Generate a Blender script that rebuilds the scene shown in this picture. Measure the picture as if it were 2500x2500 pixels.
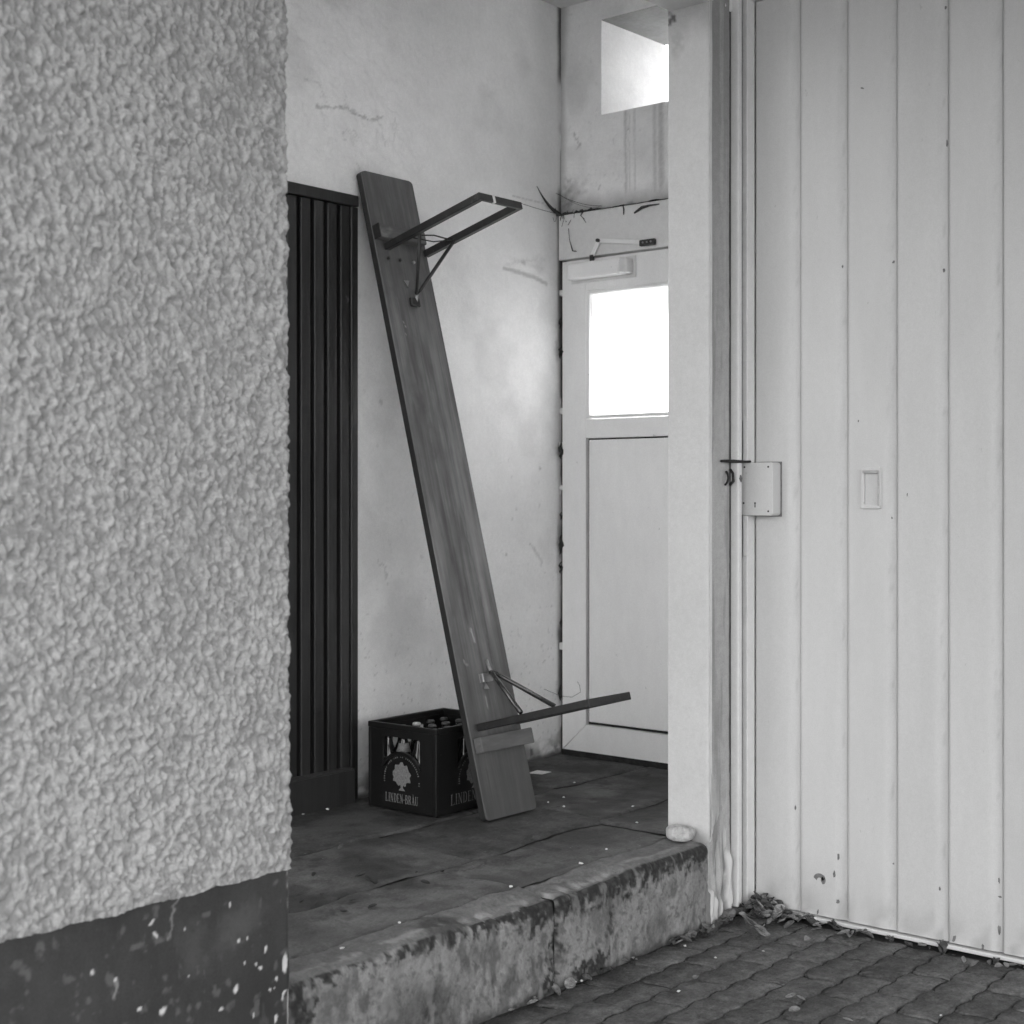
import bpy, bmesh, math, random
import numpy as np
from mathutils import Vector, Matrix

# ------------------------------------------------------------------ scene, camera, light
scene = bpy.context.scene
for o in list(bpy.data.objects):
    bpy.data.objects.remove(o)
COL = scene.collection
random.seed(7)
RNG = np.random.default_rng(7)

# z = 0 is the floor of the porch; the yard lies 0.265 m lower
GZ = -0.265
cam_data = bpy.data.cameras.new('camera')
cam_data.sensor_width = 36.0
cam_data.lens = 51.42
cam_data.shift_y = -0.018
cam_data.clip_end = 500.0
cam_data.dof.use_dof = True
cam_data.dof.focus_distance = 4.75
cam_data.dof.aperture_fstop = 4.6
cam = bpy.data.objects.new('camera', cam_data)
cam.location = (0.0, 0.0, 1.10)
cam.rotation_euler = (math.radians(90.0), 0.0, math.radians(-50.0))
COL.objects.link(cam)
scene.camera = cam

SUN_EL, SUN_AZ = 42.0, 25.0          # azimuth counted from +X towards +Y: behind the house
world = bpy.data.worlds.new('World')
scene.world = world
world.use_nodes = True
wn = world.node_tree
wn.nodes.clear()
w_out = wn.nodes.new('ShaderNodeOutputWorld')
w_bg = wn.nodes.new('ShaderNodeBackground')
w_bw = wn.nodes.new('ShaderNodeRGBToBW')   # black-and-white film
w_sky = wn.nodes.new('ShaderNodeTexSky')
w_sky.sky_type = 'NISHITA'
w_sky.sun_disc = False
w_sky.sun_elevation = math.radians(SUN_EL)
w_sky.sun_rotation = math.radians(90.0 - SUN_AZ)
w_sky.dust_density = 4.0
wn.links.new(w_sky.outputs[0], w_bw.inputs[0])
wn.links.new(w_bw.outputs[0], w_bg.inputs['Color'])
w_bg.inputs['Strength'].default_value = 0.12
wn.links.new(w_bg.outputs[0], w_out.inputs['Surface'])

sun_data = bpy.data.lights.new('sun', 'SUN')
sun_data.energy = 3.5
sun_data.angle = math.radians(0.53)
sun = bpy.data.objects.new('sun', sun_data)
sun_dir = Vector((math.cos(math.radians(SUN_EL)) * math.cos(math.radians(SUN_AZ)),
                  math.cos(math.radians(SUN_EL)) * math.sin(math.radians(SUN_AZ)),
                  math.sin(math.radians(SUN_EL))))
sun.rotation_euler = sun_dir.to_track_quat('Z', 'Y').to_euler()
sun.location = (12, 8, 12)
COL.objects.link(sun)

scene.view_settings.view_transform = 'Standard'
scene.view_settings.look = 'None'
scene.view_settings.exposure = 3.78
scene.view_settings.gamma = 1.0
scene.view_settings.use_curve_mapping = False
scene.cycles.max_bounces = 12
scene.cycles.diffuse_bounces = 8
scene.cycles.transmission_bounces = 8

# ------------------------------------------------------------------ numpy noise
_TAB = RNG.random((16, 256, 256))
def vnoise(x, y, seed=0):
    t = _TAB[seed % 16]
    x = np.asarray(x, float) + 17.3 * seed; y = np.asarray(y, float) + 5.7 * seed
    xi = np.floor(x).astype(int); yi = np.floor(y).astype(int)
    fx = x - xi; fy = y - yi
    fx = fx * fx * (3 - 2 * fx); fy = fy * fy * (3 - 2 * fy)
    a = t[xi & 255, yi & 255]; b = t[(xi + 1) & 255, yi & 255]
    c = t[xi & 255, (yi + 1) & 255]; d = t[(xi + 1) & 255, (yi + 1) & 255]
    return (a * (1 - fx) + b * fx) * (1 - fy) + (c * (1 - fx) + d * fx) * fy
def fbm(x, y, seed=0, oct=4, gain=.5):
    s = 0.; a = 1.; n = 0.
    for i in range(oct):
        s = s + a * vnoise(np.asarray(x) * 2 ** i, np.asarray(y) * 2 ** i, seed + i); n += a; a *= gain
    return s / n
def sstep(a, b, x):
    t = np.clip((x - a) / (b - a), 0, 1)
    return t * t * (3 - 2 * t)

class Paint:
    """a 0..1 mask on the points (u, v) of a surface: stains, cracks, chips with a shape of their own"""
    def __init__(s, u, v):
        s.u, s.v = u, v
        s.m = np.zeros_like(u)
        s.w1 = fbm(u * 55, v * 55, 3, 3) - .5
        s.w2 = fbm(u * 55 + 40, v * 55 + 9, 6, 3) - .5
        s.g = fbm(u * 160, v * 160, 9, 2)
    def add(s, val, mask=None):
        s.m = np.maximum(s.m, np.clip(val, 0, 1))
        return s
    def blob(s, c, r, val=1., rot=0., soft=.35, wob=.012, grain=0.):
        x = s.u - c[0] + s.w1 * wob * 2; y = s.v - c[1] + s.w2 * wob * 2
        ca, sa = math.cos(rot), math.sin(rot)
        d = np.hypot((x * ca + y * sa) / r[0], (-x * sa + y * ca) / r[1])
        k = 1 - sstep(1 - soft, 1 + soft, d)
        return s.add(val * k * (1 - grain * s.g))
    def stroke(s, pts, w, val=1., soft=.5, wob=.012, grain=0., taper=False):
        x = s.u + s.w1 * wob * 2; y = s.v + s.w2 * wob * 2
        best = np.full_like(x, 9.)
        n = len(pts) - 1
        for i in range(n):
            ax, ay = pts[i]; bx, by = pts[i + 1]
            dx, dy = bx - ax, by - ay
            L = dx * dx + dy * dy + 1e-12
            t = np.clip(((x - ax) * dx + (y - ay) * dy) / L, 0, 1)
            ww = w
            if taper:
                ww = w * (1.05 - (i + t) / n)
            best = np.minimum(best, np.hypot(x - ax - t * dx, y - ay - t * dy) / np.maximum(ww, 1e-5))
        k = 1 - sstep(1 - soft, 1 + soft, best)
        return s.add(val * k * (1 - grain * s.g))
    def noise(s, scale, lo, hi, val=1., seed=1, stretch=(1, 1), where=1.):
        n = fbm(s.u * scale * stretch[0], s.v * scale * stretch[1], seed, 4)
        return s.add(val * sstep(lo, hi, n) * where)

# ------------------------------------------------------------------ materials (all grey: black-and-white film)
def mat(name, base, rough=.75, mottle=(), spots=(), bump=(), dark=None, light=None,
        spec=.35, rand=0., metal=0.):
    m = bpy.data.materials.new(name)
    m.use_nodes = True
    nt = m.node_tree; N = nt.nodes; L = nt.links
    b = N['Principled BSDF']
    b.inputs['Roughness'].default_value = rough
    b.inputs['Specular IOR Level'].default_value = spec
    b.inputs['Metallic'].default_value = metal
    tc = N.new('ShaderNodeTexCoord')
    oi = N.new('ShaderNodeObjectInfo')
    off = N.new('ShaderNodeMath'); off.operation = 'MULTIPLY'; off.inputs[1].default_value = 31.0
    L.new(oi.outputs['Random'], off.inputs[0])
    def nz(scale, stretch, detail=4.):
        mp = N.new('ShaderNodeMapping'); mp.inputs['Scale'].default_value = stretch
        L.new(tc.outputs['Object'], mp.inputs['Vector'])
        if rand:
            L.new(off.outputs[0], mp.inputs['Location'])
        t = N.new('ShaderNodeTexNoise'); t.inputs['Scale'].default_value = scale
        t.inputs['Detail'].default_value = detail; t.inputs['Roughness'].default_value = .6
        L.new(mp.outputs[0], t.inputs['Vector'])
        return t.outputs['Fac']
    def mr(src, a, c, d, e):
        r = N.new('ShaderNodeMapRange')
        for i, q in enumerate((a, c, d, e)):
            r.inputs[1 + i].default_value = q
        L.new(src, r.inputs[0]); return r.outputs[0]
    def mth(op, a, c):
        r = N.new('ShaderNodeMath'); r.operation = op
        for i, q in enumerate((a, c)):
            if isinstance(q, (int, float)): r.inputs[i].default_value = q
            else: L.new(q, r.inputs[i])
        return r.outputs[0]
    def mix(f, a, c):
        r = N.new('ShaderNodeMix')
        for i, q in ((0, f), (2, a), (3, c)):
            if isinstance(q, (int, float)): r.inputs[i].default_value = q
            else: L.new(q, r.inputs[i])
        return r.outputs[0]
    v = N.new('ShaderNodeValue'); v.outputs[0].default_value = base; v = v.outputs[0]
    if rand:
        v = mth('MULTIPLY', v, mr(oi.outputs['Random'], 0, 1, 1 - rand, 1 + rand))
    for sc, lo, hi, st in mottle:
        v = mth('MULTIPLY', v, mr(nz(sc, st), .28, .72, lo, hi))
    for sc, a, c, colv, amt, st in spots:
        v = mix(mth('MULTIPLY', mr(nz(sc, st), a, c, 0, 1), amt), v, colv)
    for key, colv in (('dark', dark), ('light', light)):
        if colv is not None:
            at = N.new('ShaderNodeAttribute'); at.attribute_name = key
            v = mix(at.outputs['Fac'], v, colv)
    L.new(v, b.inputs['Base Color'])
    prev = None
    for sc, dist, st in bump:
        bp = N.new('ShaderNodeBump'); bp.inputs['Strength'].default_value = 1.
        bp.inputs['Distance'].default_value = dist
        L.new(nz(sc, st, 3.), bp.inputs['Height'])
        if prev: L.new(prev, bp.inputs['Normal'])
        prev = bp.outputs[0]
    if prev: L.new(prev, b.inputs['Normal'])
    return m
S1 = (1, 1, 1)
M = {}
M['plaster'] = mat('white_plaster', .84, .85, [(260, .91, 1.06, S1), (1.6, .92, 1.05, S1), (9, .95, 1.03, S1), (60, .96, 1.04, S1)],
                   [(26, .72, .80, .34, .16, (1, 1, .5))], [(70, .0012, S1), (9, .002, S1)], dark=.055, light=.8, spec=.2)
M['pillar'] = mat('pillar_plaster', .57, .85, [(260, .93, 1.05, S1), (1.6, .94, 1.04, S1), (9, .96, 1.03, S1), (60, .96, 1.04, S1)],
                   [(26, .74, .82, .34, .12, (1, 1, .5))], [(70, .0012, S1), (9, .002, S1)], dark=.055, spec=.2)
M['soffit'] = mat('grey_white_soffit', .68, .9, [(3, .9, 1.05, S1), (40, .95, 1.05, S1)], [], [(60, .001, S1)], spec=.2)
M['niche'] = mat('shaded_soffit', .27, .9, [(6, .8, 1.1, S1), (60, .9, 1.1, S1)], [], [(60, .001, S1)], spec=.2)  # darkened colour imitates the shade on the opening's soffit
M['roofboard'] = mat('roof_underside', .5, .9, [(3, .9, 1.05, S1)], [], [(60, .001, S1)], spec=.2)
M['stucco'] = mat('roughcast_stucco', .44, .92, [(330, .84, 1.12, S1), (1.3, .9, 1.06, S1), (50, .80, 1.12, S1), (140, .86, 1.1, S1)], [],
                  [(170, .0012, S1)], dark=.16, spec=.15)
M['stucco_far'] = mat('roughcast_stucco_far', .52, .92, [(1.3, .9, 1.06, S1), (60, .6, 1.3, S1)], [],
                      [(60, .012, S1), (170, .002, S1)], spec=.15)
M['plinth'] = mat('dark_plinth_paint', .046, .6, [(300, .82, 1.15, S1), (2.2, .75, 1.3, S1), (14, .85, 1.2, (1, 1, .35)), (90, .93, 1.07, S1)],
                  [(30, .66, .75, .16, .45, (1, 1, .4))], [(120, .0006, S1), (25, .0012, S1)], dark=.03, light=.62, spec=.35)
M['strip'] = mat('bare_grey_plaster', .42, .9, [(260, .88, 1.1, S1), (6, .86, 1.1, (1, 1, .25)), (45, .9, 1.08, S1)],
                 [(18, .64, .76, .28, .35, (1, 1, .15))], [(90, .0015, S1), (30, .003, (1, 1, .5))], dark=.10, light=.66, spec=.15)
M['kerb'] = mat('weathered_concrete', .235, .9, [(5, .75, 1.2, S1), (22, .80, 1.2, (1, 1, .7)), (110, .80, 1.16, S1)],
                [(20, .60, .70, .12, .5, (1, 1, .8))], [(90, .0026, S1), (22, .006, S1)], dark=.030, light=.33, spec=.2)
M['slab'] = mat('stained_floor_slab', .098, .88, [(3.2, .6, 1.3, S1), (17, .68, 1.25, S1), (120, .76, 1.2, S1)],
                [(24, .58, .70, .04, .65, S1), (90, .64, .72, .3, .4, S1)], [(110, .0028, S1), (20, .006, S1)], dark=.03, light=.3, spec=.25, rand=.07)
M['joint'] = mat('joint_dirt', .055, .95, [(30, .6, 1.3, S1)], [], [(90, .003, S1)], spec=.1)
M['paver'] = mat('concrete_paver', .122, .9, [(9, .66, 1.3, S1), (40, .7, 1.25, S1), (130, .72, 1.25, S1)],
                 [(14, .60, .72, .22, .45, S1), (60, .62, .72, .035, .6, S1)], [(120, .003, S1), (30, .008, S1)], dark=.03, spec=.15, rand=.2)
M['yard'] = mat('yard_soil', .12, .95, [(.8, .75, 1.2, S1), (20, .7, 1.25, S1)], [], [(40, .01, S1)], spec=.1)
M['garage'] = mat('white_painted_steel', .57, .5, [(260, .93, 1.05, S1), (1.1, .95, 1.03, S1), (14, .96, 1.02, (1, 1, .2)), (60, .98, 1.02, S1)],
                  [(45, .70, .76, .32, .5, (1, 1, .6)), (8, .66, .8, .45, .3, (1, 2, .15))], [(6, .0035, (1, 1, .25)), (60, .0004, S1)],
                  dark=.22, spec=.35, rand=.015)
M['whitepaint'] = mat('white_frame_paint', .68, .5, [(260, .93, 1.05, S1), (5, .94, 1.03, S1), (40, .96, 1.03, S1)],
                      [(40, .70, .77, .3, .5, S1)], [(50, .0004, S1)], dark=.07, spec=.35)
M['pvc'] = mat('white_plastic', .80, .42, [(260, .93, 1.05, S1), (3, .95, 1.03, S1), (26, .97, 1.02, (1, 1, .3))],
               [(38, .71, .78, .3, .6, S1)], [(4, .001, S1)], dark=.06, spec=.4)
M['grime'] = mat('dark_grime', .035, .9, [(40, .6, 1.4, S1)], [], [(60, .001, S1)], spec=.15)
M['rust'] = mat('rust_spot', .19, .9, [(60, .6, 1.3, S1)], [], [(120, .0008, S1)], spec=.15)
M['doorwood'] = mat('dark_stained_wood', .024, .38, [(7, .7, 1.4, (3, 1, .12)), (60, .85, 1.2, (3, 1, .06))],
                    [(20, .70, .76, .12, .6, (1, 1, .4))], [(80, .0006, (3, 1, .05))], spec=.45, rand=.12)
M['doorgap'] = mat('black_gap', .008, .7, spec=.2)
M['threshold'] = mat('grey_threshold', .05, .7, [(20, .7, 1.3, (1, 1, 1))], [], [(80, .001, S1)], spec=.3)
M['bench'] = mat('weathered_bench_wood', .155, .62, [(2.2, .62, 1.25, (9, 1, .55)), (9, .66, 1.25, (3.4, 1, .16)), (34, .84, 1.14, (4, 1, .06)), (13, .78, 1.12, (1.4, 1, .8)), (70, .88, 1.1, (6, 1, .05))],
                 [(5, .60, .74, .06, .6, (7, 1, .45))], [(60, .0007, (7, 1, .06))], dark=.05, light=.45, spec=.35)
M['benchedge'] = mat('dark_board_edge', .022, .6, [(20, .7, 1.4, (1, 1, .2))], [], [(70, .0006, S1)], spec=.35)
M['batten'] = mat('worn_batten_wood', .12, .75, [(12, .65, 1.3, (.2, 1, 1)), (60, .85, 1.15, (.2, 1, 1))],
                  [(14, .60, .7, .4, .35, (.4, 1, 1))], [(80, .0008, (.2, 1, 1))], spec=.25)
M['iron'] = mat('dark_painted_iron', .018, .42, [(30, .7, 1.4, S1)], [(50, .62, .7, .07, .6, S1)], [(90, .0004, S1)], spec=.5)
M['steel'] = mat('bare_worn_steel', .32, .38, [(40, .7, 1.2, S1)], [(60, .6, .7, .1, .5, S1)], [(90, .0003, S1)], spec=.5, metal=.7)
M['strut'] = mat('polished_dark_rod', .03, .2, [(40, .7, 1.3, S1)], [], [], spec=.9)
M['crate'] = mat('dark_crate_plastic', .007, .42, [(20, .8, 1.3, S1)], [(60, .66, .74, .05, .4, S1)], [(90, .0002, S1)], spec=.35)
M['print'] = mat('pale_print', .22, .6, [(160, .6, 1.15, S1)], [(220, .60, .66, .03, .7, S1)], spec=.3)
M['bottle'] = mat('dark_bottle_glass', .015, .12, spec=.6)
M['cap'] = mat('pale_cap', .55, .4, [(60, .8, 1.1, S1)], spec=.5)
M['darkcap'] = mat('dark_cap', .06, .4, [(60, .8, 1.1, S1)], spec=.5)
M['stone'] = mat('pale_stone', .5, .85, [(24, .75, 1.1, S1), (90, .8, 1.1, S1)], [(40, .58, .66, .25, .6, S1)], [(45, .012, S1), (140, .003, S1)], spec=.2)
M['leaf'] = mat('dry_leaf', .19, .8, [(1.2, .55, 1.5, S1)], [], [(3, .02, S1)], spec=.2, rand=.65)
M['darkleaf'] = mat('dark_leaf', .05, .8, [(40, .6, 1.4, S1)], [], [(90, .001, S1)], spec=.2)
M['weed'] = mat('weed_leaf', .10, .7, [(40, .7, 1.3, S1)], spec=.25, rand=.2)
M['crumb'] = mat('pale_crumb', .62, .9, [(90, .8, 1.1, S1)], spec=.1)
M['darkcrumb'] = mat('dark_crumb', .03, .9, [(90, .7, 1.3, S1)], spec=.1)
M['web'] = mat('dusty_cobweb', .07, .95, spec=.05)
M['tape'] = mat('white_tape', .75, .6, spec=.3)
def pane_mat(name, base):
    m = bpy.data.materials.new(name); m.use_nodes = True
    nt = m.node_tree; N = nt.nodes; L = nt.links
    out = N['Material Output']
    b = N['Principled BSDF']; b.inputs['Base Color'].default_value = (base,) * 3 + (1,); b.inputs['Roughness'].default_value = .5
    t = N.new('ShaderNodeBsdfTranslucent'); t.inputs['Color'].default_value = (.9, .9, .9, 1)
    mx = N.new('ShaderNodeMixShader'); mx.inputs[0].default_value = .41
    L.new(b.outputs[0], mx.inputs[1]); L.new(t.outputs[0], mx.inputs[2]); L.new(mx.outputs[0], out.inputs['Surface'])
    return m
M['frosted'] = pane_mat('frosted_glass', .8)
def clear_mat(name):
    m = bpy.data.materials.new(name); m.use_nodes = True
    nt = m.node_tree; N = nt.nodes; L = nt.links
    t = N.new('ShaderNodeBsdfTransparent'); t.inputs['Color'].default_value = (.8, .8, .8, 1)
    mx = N.new('ShaderNodeMixShader'); mx.inputs[0].default_value = .93
    N['Principled BSDF'].inputs['Roughness'].default_value = .05
    L.new(N['Principled BSDF'].outputs[0], mx.inputs[1]); L.new(t.outputs[0], mx.inputs[2]); L.new(mx.outputs[0], N['Material Output'].inputs['Surface'])
    return m
M['clear'] = clear_mat('clear_glass')

# ------------------------------------------------------------------ mesh helpers
def tag(o, label=None, cat=None, group=None, kind=None):
    for k, v in (('label', label), ('category', cat), ('group', group), ('kind', kind)):
        if v: o[k] = v
    if cat and 'kind' not in o: o['kind'] = 'thing'
    return o
def thing(name, loc, label, cat, group=None, rot=None):
    o = bpy.data.objects.new(name, None)
    o.empty_display_size = .1
    o.location = loc
    if rot: o.rotation_euler = rot
    COL.objects.link(o)
    return tag(o, label, cat, group)
def origin(p):
    v = Vector((0, 0, 0))
    while p is not None:
        v += p.location; p = p.parent
    return v
def link(name, me, m, parent=None):
    o = bpy.data.objects.new(name, me)
    COL.objects.link(o)
    if m is not None and not me.materials:
        me.materials.append(M[m] if isinstance(m, str) else m)
    if parent is not None: o.parent = parent
    return o
def mesh(name, verts, faces, m, parent=None, smooth=False, attrs=None, local=False):
    v = np.asarray(verts, float).reshape(-1, 3)
    if parent is not None and not local:
        v = v - np.array(origin(parent))
    me = bpy.data.meshes.new(name)
    if isinstance(faces, np.ndarray) and faces.ndim == 2:
        n, k = faces.shape
        me.vertices.add(len(v)); me.vertices.foreach_set('co', v.astype(np.float32).ravel())
        me.loops.add(n * k); me.loops.foreach_set('vertex_index', faces.astype(np.int32).ravel())
        me.polygons.add(n); me.polygons.foreach_set('loop_start', np.arange(0, n * k, k, dtype=np.int32))
        me.update(calc_edges=True)
    else:
        me.from_pydata([tuple(q) for q in v], [], [tuple(int(i) for i in f) for f in faces])
    if smooth:
        me.polygons.foreach_set('use_smooth', np.ones(len(me.polygons), bool))
    for k, a in (attrs or {}).items():
        at = me.attributes.new(k, 'FLOAT', 'POINT')
        at.data.foreach_set('value', np.asarray(a, np.float32).ravel())
    me.validate(); me.update()
    return link(name, me, m, parent)
def grid(name, P, m, parent=None, smooth=True, attrs=None, hole=None, flip=False, local=False):
    nu, nv = P.shape[:2]
    idx = np.arange(nu * nv).reshape(nu, nv)
    f = np.stack([idx[:-1, :-1], idx[1:, :-1], idx[1:, 1:], idx[:-1, 1:]], -1)
    if hole is not None: f = f[~hole]
    f = f.reshape(-1, 4)
    if flip: f = f[:, ::-1]
    return mesh(name, P.reshape(-1, 3), f, m, parent, smooth, attrs, local)
def bmesh_obj(name, bm, m, parent=None, smooth=False, local=False):
    if parent is not None and not local:
        bmesh.ops.translate(bm, verts=bm.verts[:], vec=-origin(parent))
    bmesh.ops.recalc_face_normals(bm, faces=bm.faces[:])
    me = bpy.data.meshes.new(name); bm.to_mesh(me); bm.free()
    if smooth:
        me.polygons.foreach_set('use_smooth', np.ones(len(me.polygons), bool))
    return link(name, me, m, parent)
def box(name, x0, x1, y0, y1, z0, z1, m, parent=None, bev=.002, seg=2, local=False):
    bm = bmesh.new()
    bmesh.ops.create_cube(bm, size=1)
    for v in bm.verts:
        v.co = Vector(((x0 + x1) / 2 + v.co.x * (x1 - x0), (y0 + y1) / 2 + v.co.y * (y1 - y0), (z0 + z1) / 2 + v.co.z * (z1 - z0)))
    if bev:
        bmesh.ops.bevel(bm, geom=bm.edges[:], offset=bev, segments=seg, affect='EDGES', profile=.5)
    return bmesh_obj(name, bm, m, parent, local=local)
def tube_arrays(pts, r, seg=8, flat=None):
    pts = [Vector(p) for p in pts]
    rs = r if isinstance(r, (list, tuple)) else [r] * len(pts)
    V, F = [], []
    up = None
    for i, p in enumerate(pts):
        d = (pts[min(i + 1, len(pts) - 1)] - pts[max(i - 1, 0)]).normalized()
        if up is None:
            up = Vector((0, 0, 1)) if abs(d.z) < .9 else Vector((1, 0, 0))
        a = d.cross(up).normalized(); b = a.cross(d).normalized(); up = b
        for k in range(seg):
            t = 2 * math.pi * k / seg
            V.append(p + (a * math.cos(t) + b * math.sin(t)) * rs[i])
    n = len(pts)
    for i in range(n - 1):
        for k in range(seg):
            k2 = (k + 1) % seg
            F.append((i * seg + k, i * seg + k2, (i + 1) * seg + k2, (i + 1) * seg + k))
    F.append(tuple(range(seg))[::-1]); F.append(tuple((n - 1) * seg + k for k in range(seg)))
    return V, F
def tube(name, pts, r, m, parent=None, seg=10, local=False, smooth=True):
    V, F = tube_arrays(pts, r, seg)
    return mesh(name, V, F, m, parent, smooth, local=local)
def bar(name, p, q, w, t, wdir, m, parent=None, bev=.002, local=False):
    """flat bar from p to q, w wide along wdir, t thick"""
    p = Vector(p); q = Vector(q); d = (q - p); Ln = d.length; d.normalize()
    wd = Vector(wdir); wd = (wd - d * wd.dot(d)).normalized(); td = d.cross(wd)
    bm = bmesh.new(); bmesh.ops.create_cube(bm, size=1)
    mid = (p + q) / 2
    for v in bm.verts:
        c = v.co.copy(); v.co = mid + d * c.x * Ln + wd * c.y * w + td * c.z * t
    if bev: bmesh.ops.bevel(bm, geom=bm.edges[:], offset=bev, segments=2, affect='EDGES', profile=.5)
    return bmesh_obj(name, bm, m, parent, local=local)
def plate(name, outlines, depth, org, ax, ay, m, parent=None, local=False, bev=0.):
    """flat plate with holes: closed 2D outlines, first the border then the holes; depth along ax x ay"""
    cu = bpy.data.curves.new(name, 'CURVE'); cu.dimensions = '2D'; cu.fill_mode = 'BOTH'
    cu.extrude = depth / 2; cu.bevel_depth = bev
    for ol in outlines:
        sp = cu.splines.new('POLY'); sp.points.add(len(ol) - 1)
        for i, (a, b) in enumerate(ol): sp.points[i].co = (a, b, 0, 1)
        sp.use_cyclic_u = True
    tmp = bpy.data.objects.new(name, cu); COL.objects.link(tmp)
    me = bpy.data.meshes.new_from_object(tmp)
    bpy.data.objects.remove(tmp); bpy.data.curves.remove(cu)
    ax = Vector(ax); ay = Vector(ay); az = ax.cross(ay)
    T = Matrix.Translation(Vector(org)) @ Matrix((ax, ay, az)).transposed().to_4x4()
    if parent is not None and not local: T = Matrix.Translation(-origin(parent)) @ T
    me.transform(T); me.materials.clear(); me.name = name
    return link(name, me, m, parent)
def rounded(x0, x1, y0, y1, r, n=5):
    o = []
    for cx, cy, a0 in ((x1 - r, y0 + r, -90), (x1 - r, y1 - r, 0), (x0 + r, y1 - r, 90), (x0 + r, y0 + r, 180)):
        for i in range(n + 1):
            a = math.radians(a0 + 90 * i / n); o.append((cx + r * math.cos(a), cy + r * math.sin(a)))
    return o
def irregular(r0, r1, n=11, rng=random):
    return [(r0 * (1 + rng.uniform(-.35, .35)) * math.cos(2 * math.pi * i / n), r1 * (1 + rng.uniform(-.35, .35)) * math.sin(2 * math.pi * i / n)) for i in range(n)]
# ================================================================== THE SETTING
# ------------------------------------------------------------------ ground
g = 60.0
ground = mesh('ground', [(-g, -g, GZ - .03), (g, -g, GZ - .03), (g, g, GZ - .03), (-g, g, GZ - .03)], [(0, 1, 2, 3)], 'yard')
tag(ground, kind='structure')
jx = np.linspace(1.2, 4.30, 160); jy = np.linspace(.2, 2.56, 120)
JX, JY = np.meshgrid(jx, jy, indexing='ij')
grid('joint_sand', np.stack([JX, JY, GZ - .0105 + .009 * fbm(JX * 26, JY * 26, 2)], -1), 'joint', ground, local=True)
# interlocking pavers with wavy sides, laid in stretcher bond
PL, PW = .222, .111
def paver_mesh(k, PL=PL):
    rng = random.Random(k)
    def zig(t):          # long side: two teeth per stone
        p = (t / .111) % 1.0
        return .008 * (sstep(.12, .34, p) - sstep(.62, .84, p))
    def sag(t):          # short side
        p = t / PW
        return .008 * math.sin(2 * math.pi * p)
    o = []
    n = 20 if PL > .2 else 10
    for i in range(n): t = PL * i / n; o.append((t + sag(0), zig(t)))
    for i in range(4): t = PW * i / 4; o.append((PL + sag(t), t + zig(PL)))
    for i in range(n): t = PL * (1 - i / n); o.append((t + sag(PW), PW + zig(t)))
    for i in range(4): t = PW * (1 - i / 4); o.append((sag(t), t + zig(0)))
    o = np.array(o, float) - [PL / 2, PW / 2 + .006]
    c = o.mean(0)
    V = []; m = len(o)
    for shrink, z in ((.0026, -.035), (.0026, -.006), (.0042, -.0018), (.007, 0.)):
        d = o - c; r = np.linalg.norm(d, axis=1, keepdims=True)
        # shrink against the outline normal
        tn = np.roll(o, -1, 0) - np.roll(o, 1, 0); nn = np.stack([tn[:, 1], -tn[:, 0]], 1); nn /= np.linalg.norm(nn, axis=1, keepdims=True)
        q = o - nn * shrink
        V += [(a, b, z + rng.uniform(-.0012, .0012)) for a, b in q]
    F = []
    for l in range(3):
        for i in range(m):
            j = (i + 1) % m; F.append((l * m + i, l * m + j, (l + 1) * m + j, (l + 1) * m + i))
    F.append(tuple(3 * m + i for i in range(m)))
    me = bpy.data.meshes.new('paver'); me.from_pydata(V, [], F); me.materials.append(M['paver'])
    me.polygons.foreach_set('use_smooth', np.ones(len(F), bool)); me.update()
    return me
pav = [paver_mesh(i) for i in range(5)]
half_paver = paver_mesh(31, PL / 2)
npav = 0
for j in range(18):
    y = 2.43 - j * PW
    x = 4.155 - PL / 2 - (PL / 2 if j % 2 else 0)
    if j % 2: x += PL
    if j % 2 == 1:
        o = bpy.data.objects.new('paver', half_paver); COL.objects.link(o); o.parent = ground
        o.location = (4.0995, y, GZ + random.uniform(-.003, .002)); o.rotation_euler = (random.uniform(-.01, .01), 0, 0); npav += 1
    while x > 1.5:
        if x < 4.19 - PL / 2 + .06 and npav < 290:
            o = bpy.data.objects.new('paver', pav[random.randrange(5)]); COL.objects.link(o); o.parent = ground
            o.location = (x + random.uniform(-.002, .002), y + random.uniform(-.002, .002), GZ + random.uniform(-.003, .003))
            o.rotation_euler = (random.uniform(-.016, .016), random.uniform(-.014, .014), random.uniform(-.03, .03))
            npav += 1
        x -= PL

# ------------------------------------------------------------------ roughcast wall on the left
def edge_x(z):
    return 2.166 - .0070 * z + .006 * (fbm(z * 2.2, 0 * z, 5) - .5) * 2 + .003 * (fbm(z * 14, 0 * z + 3, 8) - .5) * 2
def wrap(S, Z, H, ybase):
    """unroll (s, z) round the corner of the wall end; H is the relief along the normal"""
    E = edge_x(Z); r = .018
    s = S - (E - r)
    arc = r * math.pi / 2
    a = np.clip(s / r, 0, math.pi / 2)
    X = np.where(s < 0, S, E - r + r * np.sin(a)); Y = np.where(s < 0, ybase, ybase + r - r * np.cos(a))
    Y = np.where(s > arc, ybase + r + (s - arc), Y)
    return np.stack([X + np.sin(a) * H * .45, Y - np.cos(a) * H, Z], -1)
stucco_wall = thing('roughcast_wall', (1.2, 2.6, GZ), 'pale roughcast house wall with dark painted plinth, left of the porch', 'wall')
step_s = .0025
us = np.arange(.98, 2.25, step_s); zs = np.arange(.268, 2.42, step_s)
U, Z = np.meshgrid(us, zs, indexing='ij')
Hh = np.zeros_like(U)
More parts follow.
